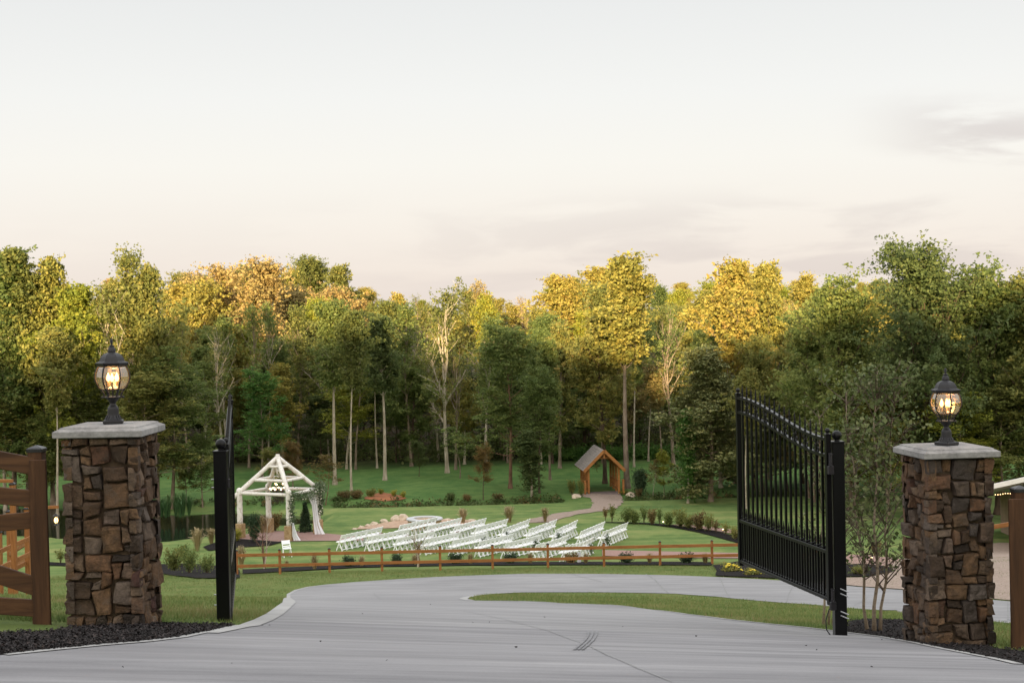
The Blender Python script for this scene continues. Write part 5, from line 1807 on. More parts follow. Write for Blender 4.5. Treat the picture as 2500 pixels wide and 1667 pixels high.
# ------------------------------------------------------------------ fire pit and boulders
M_RING = noisy('ring_coping', (0.42, 0.43, 0.45), (0.56, 0.57, 0.58), 3, .8, .004)
fpz = G(1037, 1290)
fpit = thing('fire_pit', (fpz.x, fpz.y, fpz.z), 'round stone fire pit with a pale grey coping and a dark centre', 'fire pit')
rz_ = P(1037, 1264, fpz.y).z - fpz.z
rad = 44.5 / F * fpz.y
mb = MB()
mb.lathe([(rad * .93, -.2), (rad * .93, rz_ - .10)], seg=40)
mb.build('wall', M_VENEER, fpit)
mb = MB()
mb.lathe([(rad * .60, rz_ - .34), (rad * .60, rz_), (rad * .98, rz_), (rad, rz_ - .02), (rad, rz_ - .09), (rad * .60, rz_ - .095)], seg=48, caps=False)
mb.build('coping', M_RING, fpit)
mb = MB()
mb.lathe([(rad * .598, rz_ - .30), (rad * .3, rz_ - .26), (.01, rz_ - .24)], seg=32)
mb.build('fire_bed', noisy('charcoal', (0.002, 0.002, 0.002), (0.006, 0.005, 0.005), 9, .95, .02), fpit)
M_BOULDER = noisy('pale_boulder', (0.42, 0.33, 0.24), (0.64, 0.54, 0.43), 2.2, .9, .03, 6)
def boulder(u, v, w, hgt, label, seed, group='pale boulders'):
    p = G(u, v)
    s = w / F * p.y / 2
    hz_ = hgt / F * p.y
    mb = MB()
    vs, fs = [], []
    nu, nv = 16, 10
    rr = random.Random(seed)
    off = rr.uniform(0, 50)
    for j in range(nv + 1):
        th = math.pi * j / nv
        for i in range(nu):
            a = 2 * math.pi * i / nu
            d = Vector((math.sin(th) * math.cos(a), math.sin(th) * math.sin(a), math.cos(th)))
            k = 1 + .34 * noise.noise(d * 1.5 + Vector((off, 0, 0))) + .13 * noise.noise(d * 4 + Vector((0, off, 0)))
            vs.append((d.x * s * k, d.y * s * .8 * k, d.z * hz_ * .75 * k + hz_ * .25))
    for j in range(nv):
        for i in range(nu):
            fs.append((j * nu + i, j * nu + (i + 1) % nu, (j + 1) * nu + (i + 1) % nu, (j + 1) * nu + i)[::-1])
    mb.add(vs, fs)
    o = mb.build('boulder', M_BOULDER, None, (p.x, p.y, p.z))
    o.rotation_euler = (0, 0, rr.uniform(-.5, .5))
    tag(o, label, 'boulder', group)
for i, (u, v, w, hg, lb) in enumerate([
        (866, 1292, 14, 4, 'flat pale boulder at the low tip of the sand pad'), (882, 1288.5, 15, 6, 'small pale boulder next to the flat one at the pad tip'),
        (898, 1284.5, 14, 6, 'low pale boulder midway up the row along the sand pad'), (913, 1281, 20, 8, 'wide pale boulder in the middle of the row by the sand pad'),
        (938, 1275, 22, 9, 'pale boulder just below the largest one by the fire pit'), (966, 1270.5, 28, 13, 'largest pale boulder beside the fire pit'),
        (984, 1270, 26, 15, 'tall rounded boulder touching the fire pit coping'), (1092, 1268.5, 16, 4, 'low boulder on the far rim of the sand pad past the fire pit'),
        (1150, 1271, 22, 4, 'flat boulder at the far end of the sand pad'), (1407, 1215, 24, 9, 'pale boulder beside the western newel of the pavilion'),
        (1540, 1212, 22, 11, 'pale boulder beside the yellow flowers at the pavilion')]):
    boulder(u, v, w, hg, lb, i + 3)

# ------------------------------------------------------------------ shrubs, ornamental grasses, flowers
def shrub_mesh(name, seed, w, hh, n, ls, stems=6, open_=0.0):
    g = np.random.default_rng(seed)
    rr = random.Random(seed)
    cs, rs = [], []
    mb = MB()
    for k in range(stems):
        a = rr.uniform(0, 6.28)
        rx = rr.uniform(.3, 1) * w / 2
        top = Vector((rx * math.cos(a), rx * math.sin(a), hh * rr.uniform(.6, 1.0)))
        mid_ = Vector((top.x * .35, top.y * .35, top.z * .5))
        mb.tube([(0, 0, -.05), mid_, top], [.016 * w + .004, .012 * w, .004], 5)
        for f_ in (.35, .6, .85, 1.0) if not open_ else (.55, .8, 1.0):
            c = (mid_.lerp(top, f_ * 2 - 1) if f_ > .5 else Vector((0, 0, 0)).lerp(mid_, f_ * 2))
            cs.append(tuple(c))
            rs.append(w * rr.uniform(.22, .34) * (1 - .45 * open_))
    v, q, t = leaf_cloud(cs, rs, n, ls, .85, .3, rng=g)
    v[:, 2] = np.maximum(v[:, 2], .01)
    return mb.mesh(name + '_stems', BARK_DARK), np_mesh(name + '_foliage', v, q, LEAF['green'], t)
def blade_mesh(name, seed, w, hh, n, plume=0.0, bw=0.012):
    """tuft of arching blades, some ending in plumes"""
    g = np.random.default_rng(seed)
    vs, fs, tv = [], [], []
    for k in range(n):
        a, sp = g.uniform(0, 6.28), abs(g.normal(0, .5))
        L_ = hh * g.uniform(.55, 1.0)
        d = Vector((math.cos(a), math.sin(a), 0))
        s_ = Vector((-d.y, d.x, 0)) * bw * g.uniform(.6, 1.3)
        b = d * g.uniform(0, .12) * w
        pts = [b, b + d * sp * w * .18 + Vector((0, 0, L_ * .55)), b + d * sp * w * .42 + Vector((0, 0, L_ * .9)), b + d * sp * w * .62 + Vector((0, 0, L_ * g.uniform(.75, 1.0)))]
        n0 = len(vs)
        pl_ = g.random() < plume
        for i, p in enumerate(pts):
            ww = (1, .9, 2.6 if pl_ else .6, .8 if pl_ else .1)[i]
            vs += [p - s_ * ww, p + s_ * ww]
        fs += [(n0 + 2 * i, n0 + 2 * i + 1, n0 + 2 * i + 3, n0 + 2 * i + 2) for i in range(3)]
        tn = g.uniform(.2, .8)
        tv += [tn * .6] * 4 + [min(1, tn + .3 * pl_)] * 4
    return np_mesh(name, np.array([tuple(p) for p in vs]), np.array(fs), LEAF['green'], tv)
LEAF['straw'] = leaf_mat('blades_straw', [(0.0, (0.13, 0.13, 0.045)), (0.4, (0.29, 0.225, 0.105)), (1.0, (0.46, 0.37, 0.22))], .2)
LEAF['reed'] = leaf_mat('blades_reed', [(0.0, (0.035, 0.085, 0.026)), (0.5, (0.07, 0.145, 0.05)), (1.0, (0.15, 0.19, 0.07))], .2)
LEAF['conif'] = leaf_mat('leaves_conifer', [(0.0, (0.016, 0.034, 0.016)), (0.6, (0.038, 0.068, 0.030)), (1.0, (0.07, 0.10, 0.045))], .1)
LEAF['brown'] = leaf_mat('leaves_bronze', [(0.0, (0.09, 0.075, 0.028)), (0.5, (0.18, 0.13, 0.05)), (1.0, (0.26, 0.15, 0.055))], .2)
SH = {
    'ball': shrub_mesh('ball', 1, .9, .55, 26, .07, 16),
    'loose': shrub_mesh('loose', 2, 1.0, 1.0, 24, .085, 11),
    'open': shrub_mesh('open', 3, .9, 1.1, 15, .085, 8, .5),
    'spread': shrub_mesh('spread', 4, 1.5, 1.0, 20, .085, 14, .3),
    'big': shrub_mesh('big', 5, 2.0, 2.2, 40, .13, 18),
}
def cone_mesh(name, seed):
    g = np.random.default_rng(seed)
    cs, rs = [], []
    for k in range(90):
        z = 2.45 * (k / 90) ** 1.1
        r_ = .62 * (1 - z / 2.75) * (1 if z > .25 else .8) * (1 + .15 * math.sin(z * 5 + 1))
        for j in range(3):
            a = g.uniform(0, 6.28)
            cs.append((r_ * .8 * math.cos(a), r_ * .8 * math.sin(a), z + .06))
            rs.append(.12 + .22 * r_)
    v, q, t = leaf_cloud(cs, rs, 14, .085, 1.1, .3, rng=g)
    v[:, 2] = np.maximum(v[:, 2], .01)
    mb = MB()
    mb.tube([(0, 0, -.1), (0, 0, 1.6)], [.05, .02], 6)
    return mb.mesh(name + '_stems', BARK_DARK), np_mesh(name + '_foliage', v, q, LEAF['green'], t)
SH['cone'] = cone_mesh('cone', 4)
BL = {'tuft': blade_mesh('tuft', 1, .7, .6, 160), 'plume': blade_mesh('plume', 2, 1.0, 1.25, 220, .35, .014), 'reed': blade_mesh('reed', 3, 1.1, 2.0, 120, .05, .025)}
def shrub(kind, u, v, wpx, hpx, lm, label, group, name='shrub', cat='shrub'):
    p = G(u, v)
    root = thing(name, (p.x, p.y, p.z + .02), label, cat, group, rnd.uniform(0, 6.28))
    k = p.y / F
    st_, fo_ = SH[kind]
    dim = {'ball': (.95, .62), 'loose': (1.15, 1.15), 'open': (1.0, 1.2), 'spread': (1.7, 1.15), 'big': (2.3, 2.5), 'cone': (1.35, 2.6)}[kind]
    root.scale = (wpx * k / dim[0], wpx * k / dim[0], hpx * k / dim[1])
    put(bpy.data.objects.new('stems', st_), root)
    f_ = put(bpy.data.objects.new('foliage', fo_), root)
    f_.material_slots[0].link = 'OBJECT'
    f_.material_slots[0].material = LEAF[lm]
    return root
def tuft(kind, u, v, wpx, hpx, lm, label, group, name='ornamental_grass', cat='grass'):
    p = G(u, v)
    k = p.y / F
    dim = {'tuft': (.75, .6), 'plume': (1.0, 1.25), 'reed': (1.1, 2.0)}[kind]
    o = put(bpy.data.objects.new(name, BL[kind]))
    o.location = (p.x, p.y, p.z)
    o.rotation_euler = (0, 0, rnd.uniform(0, 6.28))
    o.scale = (wpx * k / dim[0], wpx * k / dim[0], hpx * k / dim[1])
    o.material_slots[0].link = 'OBJECT'
    o.material_slots[0].material = LEAF[lm]
    return tag(o, label, cat, group)
bay = ['first', 'second', 'third', 'fourth', 'fifth', 'sixth', 'seventh', 'eighth', 'ninth', 'tenth']
gsh, ggr = 'shrubs along the rail fence', 'grass tufts along the rail fence'
for (u, v, k_) in [(852, 1384, 3), (969, 1379.5, 4), (1112, 1377, 5), (1247, 1376, 6), (1395, 1376, 7), (1529, 1376, 8), (1677, 1376, 9)]:
    shrub('ball', u, v, 30 if u < 1500 else 34, 24, 'conif' if u != 1395 else 'brown', 'dark rounded shrub in the %s bay of the rail fence from its western end' % bay[k_ - 1], gsh)
for (u, v, k_) in [(768, 1391, 2), (883, 1383, 3), (1013, 1379, 4), (1149, 1377, 5), (1295, 1376, 6), (1430, 1376, 7), (1586, 1376, 8), (1722, 1376, 9)]:
    tuft('tuft', u, v, 32, 30 if u != 768 else 46, 'straw', 'tan grass tuft in the %s bay of the rail fence from its western end' % bay[k_ - 1], ggr)
tuft('tuft', 700, 1384, 20, 20, 'straw', 'small pale grass tuft below the lone chair', ggr)
tuft('plume', 590, 1388, 34, 62, 'straw', 'tall tan grass at the western end of the rail fence', 'plumed grasses')
for (u, v, w, hg, lb) in [(1131, 1276, 32, 40, 'tan plumed grass just east of the fire pit'), (1243, 1274, 36, 44, 'tan plumed grass between the fire pit and the gravel path'), (1331, 1274, 26, 40, 'tan plumed grass on the bend of the gravel path'),
                          (482, 1344, 40, 62, 'tall plumed grass beside the western gate post, near the pond'), (516, 1326, 34, 42, 'greener plumed grass close to the western gate post'), (640, 1302, 30, 50, 'tan grass clump behind the front pergola post'), (612, 1310, 20, 34, 'dry grass at the foot of the western pergola post')]:
    tuft('plume', u, v, w, hg, 'straw', lb, 'plumed grasses')
for i, (u, v, w, hg) in enumerate([(395, 1261, 26, 50), (412, 1260, 26, 60), (430, 1259, 28, 62), (447, 1258, 28, 66), (462, 1258, 24, 56), (405, 1263, 24, 46), (440, 1262, 26, 50), (378, 1262, 24, 50)]):
    tuft('reed', u, v, w, hg, 'reed', 'clump of tall green reeds at the far edge of the pond', 'reeds at the pond edge', 'reeds', 'reeds')
row = [(1478, 1271, 16, 34, 'open', 'brown', 'thin bronze shrub at the chair end of the curved shrub row'), (1494, 1275, 20, 46, 'open', 'olive', 'slim olive shrub next to the bronze one in the curved shrub row'),
       (1530, 1278, 44, 40, 'spread', 'green', 'wide dark branching shrub in the curved shrub row'), (1548, 1279, 30, 34, 'loose', 'green', 'green shrub leaning on the wide branching one'),
       (1572, 1279, 22, 46, 'open', 'green', 'slim tall green shrub west of the first path light'), (1592, 1280, 22, 38, 'loose', 'brown', 'bronze shrub just west of the first path light'),
       (1611, 1283, 18, 44, 'open', 'green', 'narrow green shrub right beside the first path light'), (1634, 1285, 30, 36, 'loose', 'green', 'green shrub just past the first path light'),
       (1660, 1287, 34, 44, 'loose', 'olive', 'full olive shrub between the first two path lights'), (1681, 1290, 28, 34, 'loose', 'olive', 'low olive shrub west of the second path light'),
       (1708, 1294, 38, 44, 'loose', 'brown', 'bronze tinged shrub at the second path light'), (1730, 1297, 32, 42, 'spread', 'olive', 'spreading olive shrub past the second path light'),
       (1748, 1301, 24, 34, 'open', 'brown', 'thin bronze shrub west of the third path light'), (1772, 1307, 24, 34, 'open', 'olive', 'thin olive shrub by the third path light'),
       (1795, 1316, 36, 30, 'spread', 'olive', 'low spreading shrub at the gate end of the curved row'), (1850, 1330, 40, 34, 'loose', 'green', 'green shrub of the curved bed seen through the gate bars'),
       (1900, 1340, 40, 34, 'loose', 'olive', 'olive shrub of the curved bed seen through the gate bars')]
for (u, v, w, hg, kd, lm, lb) in row:
    shrub(kd, u, v, w, hg, lm, lb, 'shrubs of the curved bed')
for (u, v, w, hg, kd, lm, lb) in [(425, 1395, 46, 58, 'loose', 'olive', 'loose olive bush next to the western stone pillar'), (462, 1400, 52, 60, 'spread', 'green', 'green bush midway between stone pillar and gate post'),
                                  (505, 1400, 48, 46, 'spread', 'green', 'green bush touching the western gate post'), (450, 1378, 40, 52, 'open', 'green', 'slim green bush behind the bushes near the gate post'),
                                  (148, 1375, 30, 36, 'open', 'olive', 'thin shrub between the board fence and the stone pillar')]:
    shrub(kd, u, v, w, hg, lm, lb, 'bushes of the western bed')
for (u, v, w, hg, kd, lm, lb) in [(746, 1299, 34, 74, 'cone', 'conif', 'dark cone shaped evergreen between the pergola posts'), (622, 1324, 34, 68, 'big', 'conif', 'dark upright shrub in front of the pergola'),
                                  (575, 1322, 30, 34, 'loose', 'lime', 'yellow green shrub at the foot of the western pergola post'), (672, 1296, 34, 44, 'loose', 'brown', 'bronze shrub behind the pergola posts'),
                                  (1563, 1208, 42, 62, 'big', 'conif', 'dark bushy evergreen beside the pavilion'), (1396, 1206, 20, 34, 'loose', 'olive', 'olive shrub beside the western newel of the pavilion'),
                                  (1418, 1212, 18, 40, 'loose', 'green', 'green shrub in front of the western newel of the pavilion'), (1560, 1215, 16, 22, 'loose', 'brown', 'rusty low shrub behind the pavilion boulder'),
                                  (1100, 1221, 26, 16, 'ball', 'dark', 'dark low bush on the ditch behind the fire pit'), (1140, 1222, 22, 14, 'ball', 'brown', 'bronze low bush on the ditch behind the fire pit'),
                                  (1215, 1222, 24, 16, 'ball', 'brown', 'rusty low bush at the foot of the small russet tree'), (906, 1213, 22, 18, 'ball', 'olive', 'olive bush on the red soil patch'),
                                  (930, 1207, 14, 14, 'loose', 'lime', 'small lime bush on the red soil patch'), (962, 1212, 16, 16, 'loose', 'lime', 'lime green tuft at the east side of the red soil patch'),
                                  (985, 1215, 14, 16, 'loose', 'lime', 'last lime green tuft east of the red soil patch'), (870, 1216, 34, 18, 'ball', 'brown', 'low brown brush west of the red soil patch'),
                                  (840, 1218, 34, 18, 'ball', 'brown', 'low brown brush at the foot of the thin pale trunk'), (2095, 1402, 40, 18, 'ball', 'olive', 'low clipped plant on the mulch island'),
                                  (2140, 1362, 26, 44, 'loose', 'brown', 'russet shrub behind the birch stems')]:
    shrub(kd, u, v, w, hg, lm, lb, 'shrubs around pergola and pavilion' if u < 2000 else 'shrubs on the mulch island')
M_YELLOW = noisy('yellow_petals', (0.62, 0.46, 0.02), (0.75, 0.58, 0.05), 8, .6)
def flowers(u, v, w, hg, n, label):
    p = G(u, v)
    k = p.y / F
    root = thing('flower_clump', (p.x, p.y, p.z), label, 'flowers', 'yellow flowers')
    g = np.random.default_rng(int(u))
    W_, H_ = w * k, hg * k
    cs = [(g.normal(0, W_ * .28), g.normal(0, W_ * .2), abs(g.normal(0, H_ * .3)) + .05) for _ in range(40)]
    vv, q, t = leaf_cloud(cs, [W_ * .2] * 40, 14, .06, .8, .3, rng=g)
    vv[:, 2] = np.maximum(vv[:, 2], 0.005)
    put(bpy.data.objects.new('foliage', np_mesh('foliage', vv, q, LEAF['olive'], t)), root)
    for _ in range(n):
        mb = MB()
        x, y = g.normal(0, W_ * .28), g.normal(0, W_ * .2)
        mb.ball((x, y, H_ * (.95 - .5 * (x / W_ * 2) ** 2) * g.uniform(.8, 1.05)), g.uniform(.035, .055), 7, 4, .45)
        mb.build('bloom', M_YELLOW, root)
flowers(1786, 1396, 42, 22, 26, 'clump of yellow flowers on mulch at the east end of the rail fence')
flowers(1838, 1404, 34, 16, 12, 'smaller clump of yellow flowers under the gate leaf')
flowers(1522, 1206, 22, 8, 14, 'low yellow flowers at the foot of the pavilion')
# path lights
M_PATHBULB = glow('path_light_glow', (1.0, 0.72, 0.38), 5.5)
for (u, v, hp, lb) in [(1619.5, 1283, 10, 'first lit path light in the curved shrub bed, nearest the chairs'), (1703, 1291, 10, 'second lit path light in the curved shrub bed'), (1765, 1301, 10, 'third lit path light in the curved shrub bed'),
                       (1827, 1318, 13, 'lit path light low behind the outer stile of the gate'), (1896, 1302, 14, 'lit path light in the middle of the gate bars'), (1921, 1286, 18, 'lit path light high behind the gate bars'),
                       (2128, 1372, 12, 'lit path light behind the birch stems')]:
    p = G(u, v)
    hh_ = hp / F * p.y
    root = thing('path_light', (p.x, p.y, p.z), lb, 'path light', 'path lights')
    mb = MB()
    mb.tube([(0, 0, -.05), (0, 0, hh_ - .05)], .014, 6)
    mb.lathe([(.005, hh_ + .05), (.09, hh_ + .03), (.09, hh_ + .02), (.02, hh_ + .02)], seg=10)
    mb.build('stake', M_BLACKCAP, root)
    mb = MB()
    mb.ball((0, 0, hh_), .035, 8, 6)
    mb.build('bulb', M_PATHBULB, root)
# grey upright board between the shrubs behind the fence
p = G(1414, 1374)
mb = MB()
mb.box((0, 0, .28), (.20, .06, .62), None, .01)
tag(mb.build('marker_board', M_RING, None, (p.x, p.y, p.z)), 'pale grey upright board behind the rail fence beside the last chair rows', 'board')

# rough growth along the drain at the edge of the mown lawn
g = np.random.default_rng(21)
for nm_, lm_, n_, lbl in (('ditch_growth', 'dark', 520, 'rough dark growth along the drain beyond the mown lawn'), ('dry_ditch_growth', 'brown', 230, 'dry brown growth along the drain beyond the mown lawn')):
    cs, rs = [], []
    for _ in range(n_):
        x = g.uniform(-34, 24)
        if 3.6 < x < 8.6 or (x < -14 and g.random() < .5):
            continue
        if nm_ == 'dry_ditch_growth' and math.sin(x * .55) + .5 * math.sin(x * 1.7) < .35:
            continue
        y = 108.9 + 1.2 * math.sin(x * .11) + g.normal(0, .55)
        if x < -13.0:
            y += 1.5
        k = g.uniform(.15, .5)
        cs.append((x, y, h(x, y) + k * .45))
        rs.append(k)
    v, q, t = leaf_cloud(cs, rs, 20, .14, .8, .3, rng=g)
    o = put(bpy.data.objects.new(nm_, np_mesh(nm_, v, q, LEAF[lm_], t)))
    tag(o, lbl, 'undergrowth', None, 'stuff')
# ------------------------------------------------------------------ young birches by the eastern pillar and the gate
m = Mat('birch_bark', 0.85, 0, 0.2)
b1 = m.noise(1.0, 5, 0.7, m.coord((14, 14, 30)))
b2 = m.noise(3.5, 4, 0.6)
m.color(m.mix(m.val(b1, 0.55, 0.66), m.ramp(b2, [(0.3, (0.18, 0.13, 0.085)), (0.7, (0.34, 0.28, 0.21))]), (0.06, 0.04, 0.03)))
m.bump(b1, 0.006)
BIRCH = m.mat
TWIG = bark('twig', (0.06, 0.045, 0.035), (0.12, 0.09, 0.07))
def birch(u, v, Y, top_v, stems, spread, label, seed, leaves=1.0):
    p = P(u, v, Y)
    base = Vector((p.x, p.y, h(p.x, p.y)))
    Ht = P(u, top_v, Y).z - base.z
    rr = random.Random(seed)
    root = thing('birch_sapling', tuple(base), label, 'tree', 'young birches by the driveway')
    cs, rs = [], []
    for (dx, dy, lean, rad, hf) in stems:
        mb = MB()
        pts = []
        for k in range(11):
            t = k / 10
            pts.append(Vector((dx + lean * t * Ht * .5 + .022 * math.sin(k * 1.7 + seed), dy + .02 * math.sin(k * 1.3), Ht * hf * t - (.1 if k == 0 else 0))))
        mb.tube(pts, [rad * (1.5 if k == 0 else 1 - .085 * k) for k in range(11)], 8)
        mb.build('trunk', BIRCH, root, smooth=True)
        tw = MB()
        for k in range(34):
            t = rr.uniform(.16, .98)
            i = min(9, int(t * 10))
            a = pts[i].lerp(pts[i + 1], t * 10 - i)
            az = rr.uniform(0, 6.28)
            L_ = rr.uniform(.25, .62) * (1.15 - .55 * t) * spread
            d = Vector((math.cos(az) * .75, math.sin(az) * .75, rr.uniform(.45, 1.0))).normalized()
            b = a + d * L_ * .5
            c = a + d * L_ + Vector((0, 0, .08 * L_))
            tw.tube([a, b, c], [.0065, .0045, .0015], 4, False)
            for _ in range(3):
                s_ = a.lerp(c, rr.uniform(.35, .95))
                e_ = s_ + Vector((rr.uniform(-1, 1), rr.uniform(-1, 1), rr.uniform(-.1, 1))).normalized() * L_ * .38
                tw.tube([s_, e_], [.0035, .001], 3, False)
                if rr.random() < (.9 if t > .42 else .32):
                    cs += [s_.lerp(e_, .6), e_]
                    rs += [.10, .12]
            cs += [b, c]
            rs += [.09, .13]
        tw.build('twigs', TWIG, root)
    g = np.random.default_rng(seed)
    v_, q_, t_ = leaf_cloud([tuple(c) for c in cs], rs, int(3.2 * leaves), .034, 1.0, .1, rng=g, elong=1.5)
    put(bpy.data.objects.new('crown', np_mesh('birch_crown', v_, q_, BLEAF, t_)), root)
BLEAF = leaf_mat('leaves_birch', [(0.1, (0.05, 0.075, 0.024)), (0.5, (0.105, 0.135, 0.045)), (0.85, (0.19, 0.205, 0.085)), (1.0, (0.30, 0.31, 0.2))], .2, .1)
birch(2121, 1517, 13.2, 930, [(0, 0, -.16, .015, .96)], 1.0, 'single stemmed young birch nearest the eastern gate post', 3)
birch(2146, 1521, 13.0, 900, [(-.03, 0, .03, .018, 1.0), (.03, .03, .13, .015, .95)], 1.05, 'twin stemmed young birch against the eastern stone pillar', 4)
birch(2013, 1492, 14.6, 1000, [(0, 0, -.03, .013, 1.0), (.05, .02, .10, .010, .9), (.09, 0, .16, .012, .95)], .8, 'many stemmed young birch behind the gate hinge', 5, .6)
# bare sapling behind the rail fence
def bare_sapling(u, v, top_v, label, seed):
    p = G(u, v)
    Ht = P(u, top_v, p.y).z - p.z
    rr = random.Random(seed)
    root = thing('bare_sapling', (p.x, p.y, p.z), label, 'tree', 'thin bare saplings')
    for s in range(3):
        mb = MB()
        a = rr.uniform(-.5, .5)
        pts = [Vector((a * t * Ht * .28 + .05 * math.sin(t * 6 + s), .05 * s, Ht * t * (1 - .12 * s))) for t in [k / 7 for k in range(8)]]
        mb.tube(pts, [.045 * (1 - .11 * k) for k in range(8)], 6)
        for k in range(12):
            t = rr.uniform(.3, .95)
            i = min(6, int(t * 7))
            q_ = pts[i].lerp(pts[i + 1], t * 7 - i)
            e_ = q_ + Vector((rr.uniform(-.6, .6), rr.uniform(-.6, .6), rr.uniform(.3, .8)))
            mb.tube([q_, e_], [.014, .004], 4, False)
        mb.build('trunk', BARK_RED if s else BARK_PALE, root)
bare_sapling(644, 1390, 1262, 'thin bare sapling with a pale foot behind the rail fence, west of the lone chair', 2)
bare_sapling(1020, 1384, 1310, 'thin bare twigs behind the rail fence in front of the chairs', 3)

# ------------------------------------------------------------------ timber stair rail and hanging lantern west of the pillar
st_u = [(37, 1452, 1183, 40), (70, 1440, 1243, 43), (25, 1420, 1250, 50), (2, 1440, 1300, 46)]
sp_ = []
o3 = P(37, 1452, 40)
stair = thing('stair_railing', (o3.x, o3.y, h(o3.x, o3.y)), 'timber stair railing with black capped posts behind the board fence', 'railing')
O3 = Vector((o3.x, o3.y, h(o3.x, o3.y)))
for (u, v, vt_, Y) in st_u:
    b = P(u, v, Y)
    b.z = h(b.x, b.y)
    t = P(u, vt_, Y)
    mb = MB()
    mb.box((b.x - O3.x, b.y - O3.y, (t.z + b.z) / 2 - O3.z), (.14, .14, t.z - b.z + .1), None, .008)
    po = mb.build('post', M_CEDARV, stair)
    mb = MB()
    mb.lathe([(.115, 0), (.115, .03), (.09, .05), (.01, .09)], (b.x - O3.x, b.y - O3.y, t.z - O3.z), 4, math.pi / 4)
    mb.build('post_cap', M_POSTCAP, po)
for (a, b) in [((76, 1312, 43), (-60, 1372, 38)), ((76, 1350, 43), (-60, 1414, 38)), ((64, 1374, 43), (-40, 1424, 39)), ((70, 1322, 43), (24, 1352, 50)), ((70, 1362, 43), (24, 1388, 50))]:
    mb = MB()
    mb.bar(P(*a) - O3, P(*b) - O3, .05, .13, (0, 0, 1), .004)
    mb.build('rail', M_CEDARH, stair)
for (a, b) in [((-20, 1173, 40), (32, 1174, 40)), ((60, 1240, 43), (143, 1237, 43))]:
    mb = MB()
    mb.bar(P(*a) - O3, P(*b) - O3, .09, .09, (0, 0, 1), .006)
    mb.build('lantern_arm', M_CEDARH, stair)
lp = P(137, 1271, 43)
lan = thing('hanging_lantern', tuple(lp), 'small lit lantern hanging from the timber arm beside the western pillar', 'lantern')
mb = MB()
mb.lathe([(.012, .22), (.03, .20), (.10, .155), (.085, .15)], seg=8)
mb.tube([(0, 0, .20), (0, 0, .40)], .006, 4)
mb.lathe([(.06, -.14), (.075, -.13), (.06, -.11)], seg=8)
for k in range(4):
    a = k * math.pi / 2 + .4
    mb.tube([(.085 * math.cos(a), .085 * math.sin(a), .15), (.095 * math.cos(a), .095 * math.sin(a), .02), (.06 * math.cos(a), .06 * math.sin(a), -.12)], .007, 4)
mb.build('cage', M_POSTCAP, lan)
mb = MB()
mb.ball((0, 0, .02), .062, 12, 8, 1.5)
mb.build('globe', glow('lantern_globe_glow', (1.0, 0.62, 0.25), 1.3), lan, smooth=True)

# ------------------------------------------------------------------ barn roof, string lights, far rail and the parked car at the east side
M_METALROOF = noisy('pale_metal_roof', (0.52, 0.51, 0.50), (0.62, 0.6, 0.58), 2, .5)
M_BARNWALL = noisy('barn_siding', (0.20, 0.15, 0.11), (0.3, 0.22, 0.16), 2, .8)
bY = 78.0
a, b = P(2414, 1190, bY), P(2560, 1158, bY)
barn = thing('barn', (b.x + 4, bY + 5, h(b.x, bY)), 'low barn with a pale metal roof edge east of the stone pillar', 'barn')
OB = Vector((b.x + 4, bY + 5, h(b.x, bY)))
mb = MB()
A, B = a - OB, b - OB
far_ = Vector((1.0, 9.5, -2.0))
sl = (B - A).normalized()
B2 = A + sl * 9.0
up_ = Vector((0, 0, .10))
mb.add([A, B2, B2 + far_, A + far_, A + up_, B2 + up_, B2 + far_ + up_, A + far_ + up_], [(3, 2, 1, 0), (4, 5, 6, 7), (0, 1, 5, 4), (1, 2, 6, 5), (2, 3, 7, 6), (3, 0, 4, 7)])
mb.build('roof', M_METALROOF, barn)
mb = MB()
mb.bar(A + Vector((-.02, -.05, .03)), B2 + Vector((0, -.05, .03)), .06, .26, (0, 0, 1))
mb.build('fascia', noisy('white_fascia', (.72, .70, .66), (.8, .78, .75), 3, .6), barn)
wx = A.x + 3.2
mb = MB()
mb.box((wx + 4, A.y + 6.3, (A.z - 1.4) / 2 - .3), (6.8, 6, A.z - .8))
mb.build('wall', M_BARNWALL, barn)
for k in range(2):
    mb = MB()
    q_ = A + sl * (3.4 + 3.6 * k) + Vector((.2, .4, 0))
    mb.box((q_.x, q_.y, q_.z / 2 - .3), (.2, .2, q_.z + .5))
    mb.build('post', M_CEDARV, barn)
sl_ = thing('string_lights', tuple(P(2440, 1204, bY - .3)), 'string of tiny warm bulbs under the barn roof edge', 'string lights')
OS = P(2440, 1204, bY - .3)
wire = [P(2424 + 10 * k, 1204.5 - .35 * k + 1.5 * math.sin(k * 1.4), bY - .3) - OS for k in range(12)]
mb = MB()
mb.tube(wire, .008, 4)
mb.build('wire', M_POSTCAP, sl_)
for k in range(14):
    q_ = wire[int(k * 11 / 18)].lerp(wire[int(k * 11 / 18) + 1], (k * 11 / 18) % 1)
    mb = MB()
    mb.ball(q_ - Vector((0, 0, .04)), .028, 7, 5)
    mb.build('bulb', glow('string_light_glow', (1.0, 0.66, 0.3), 1.4) if k == 0 else bpy.data.materials['string_light_glow'], sl_)
# single rail crossing behind the pillar
mb = MB()
a, b = P(2405, 1289, 34), P(2560, 1263, 34)
mb.bar(a, b, .07, .10, (0, 0, 1), .005)
mb2 = MB()
hr = thing('hand_rail', tuple(a), 'single timber hand rail between the eastern pillar and the board fence', 'railing')
ob = mb.build('rail', M_CEDARH, hr, tuple(-a))
for t in (.02, .98):
    q_ = a.lerp(b, t)
    z0 = h(q_.x, q_.y)
    mb = MB()
    mb.box((q_.x - a.x, q_.y - a.y + .09, (q_.z + z0) / 2 - a.z), (.1, .1, q_.z - z0 + .1))
    mb.build('post', M_CEDARV, hr)
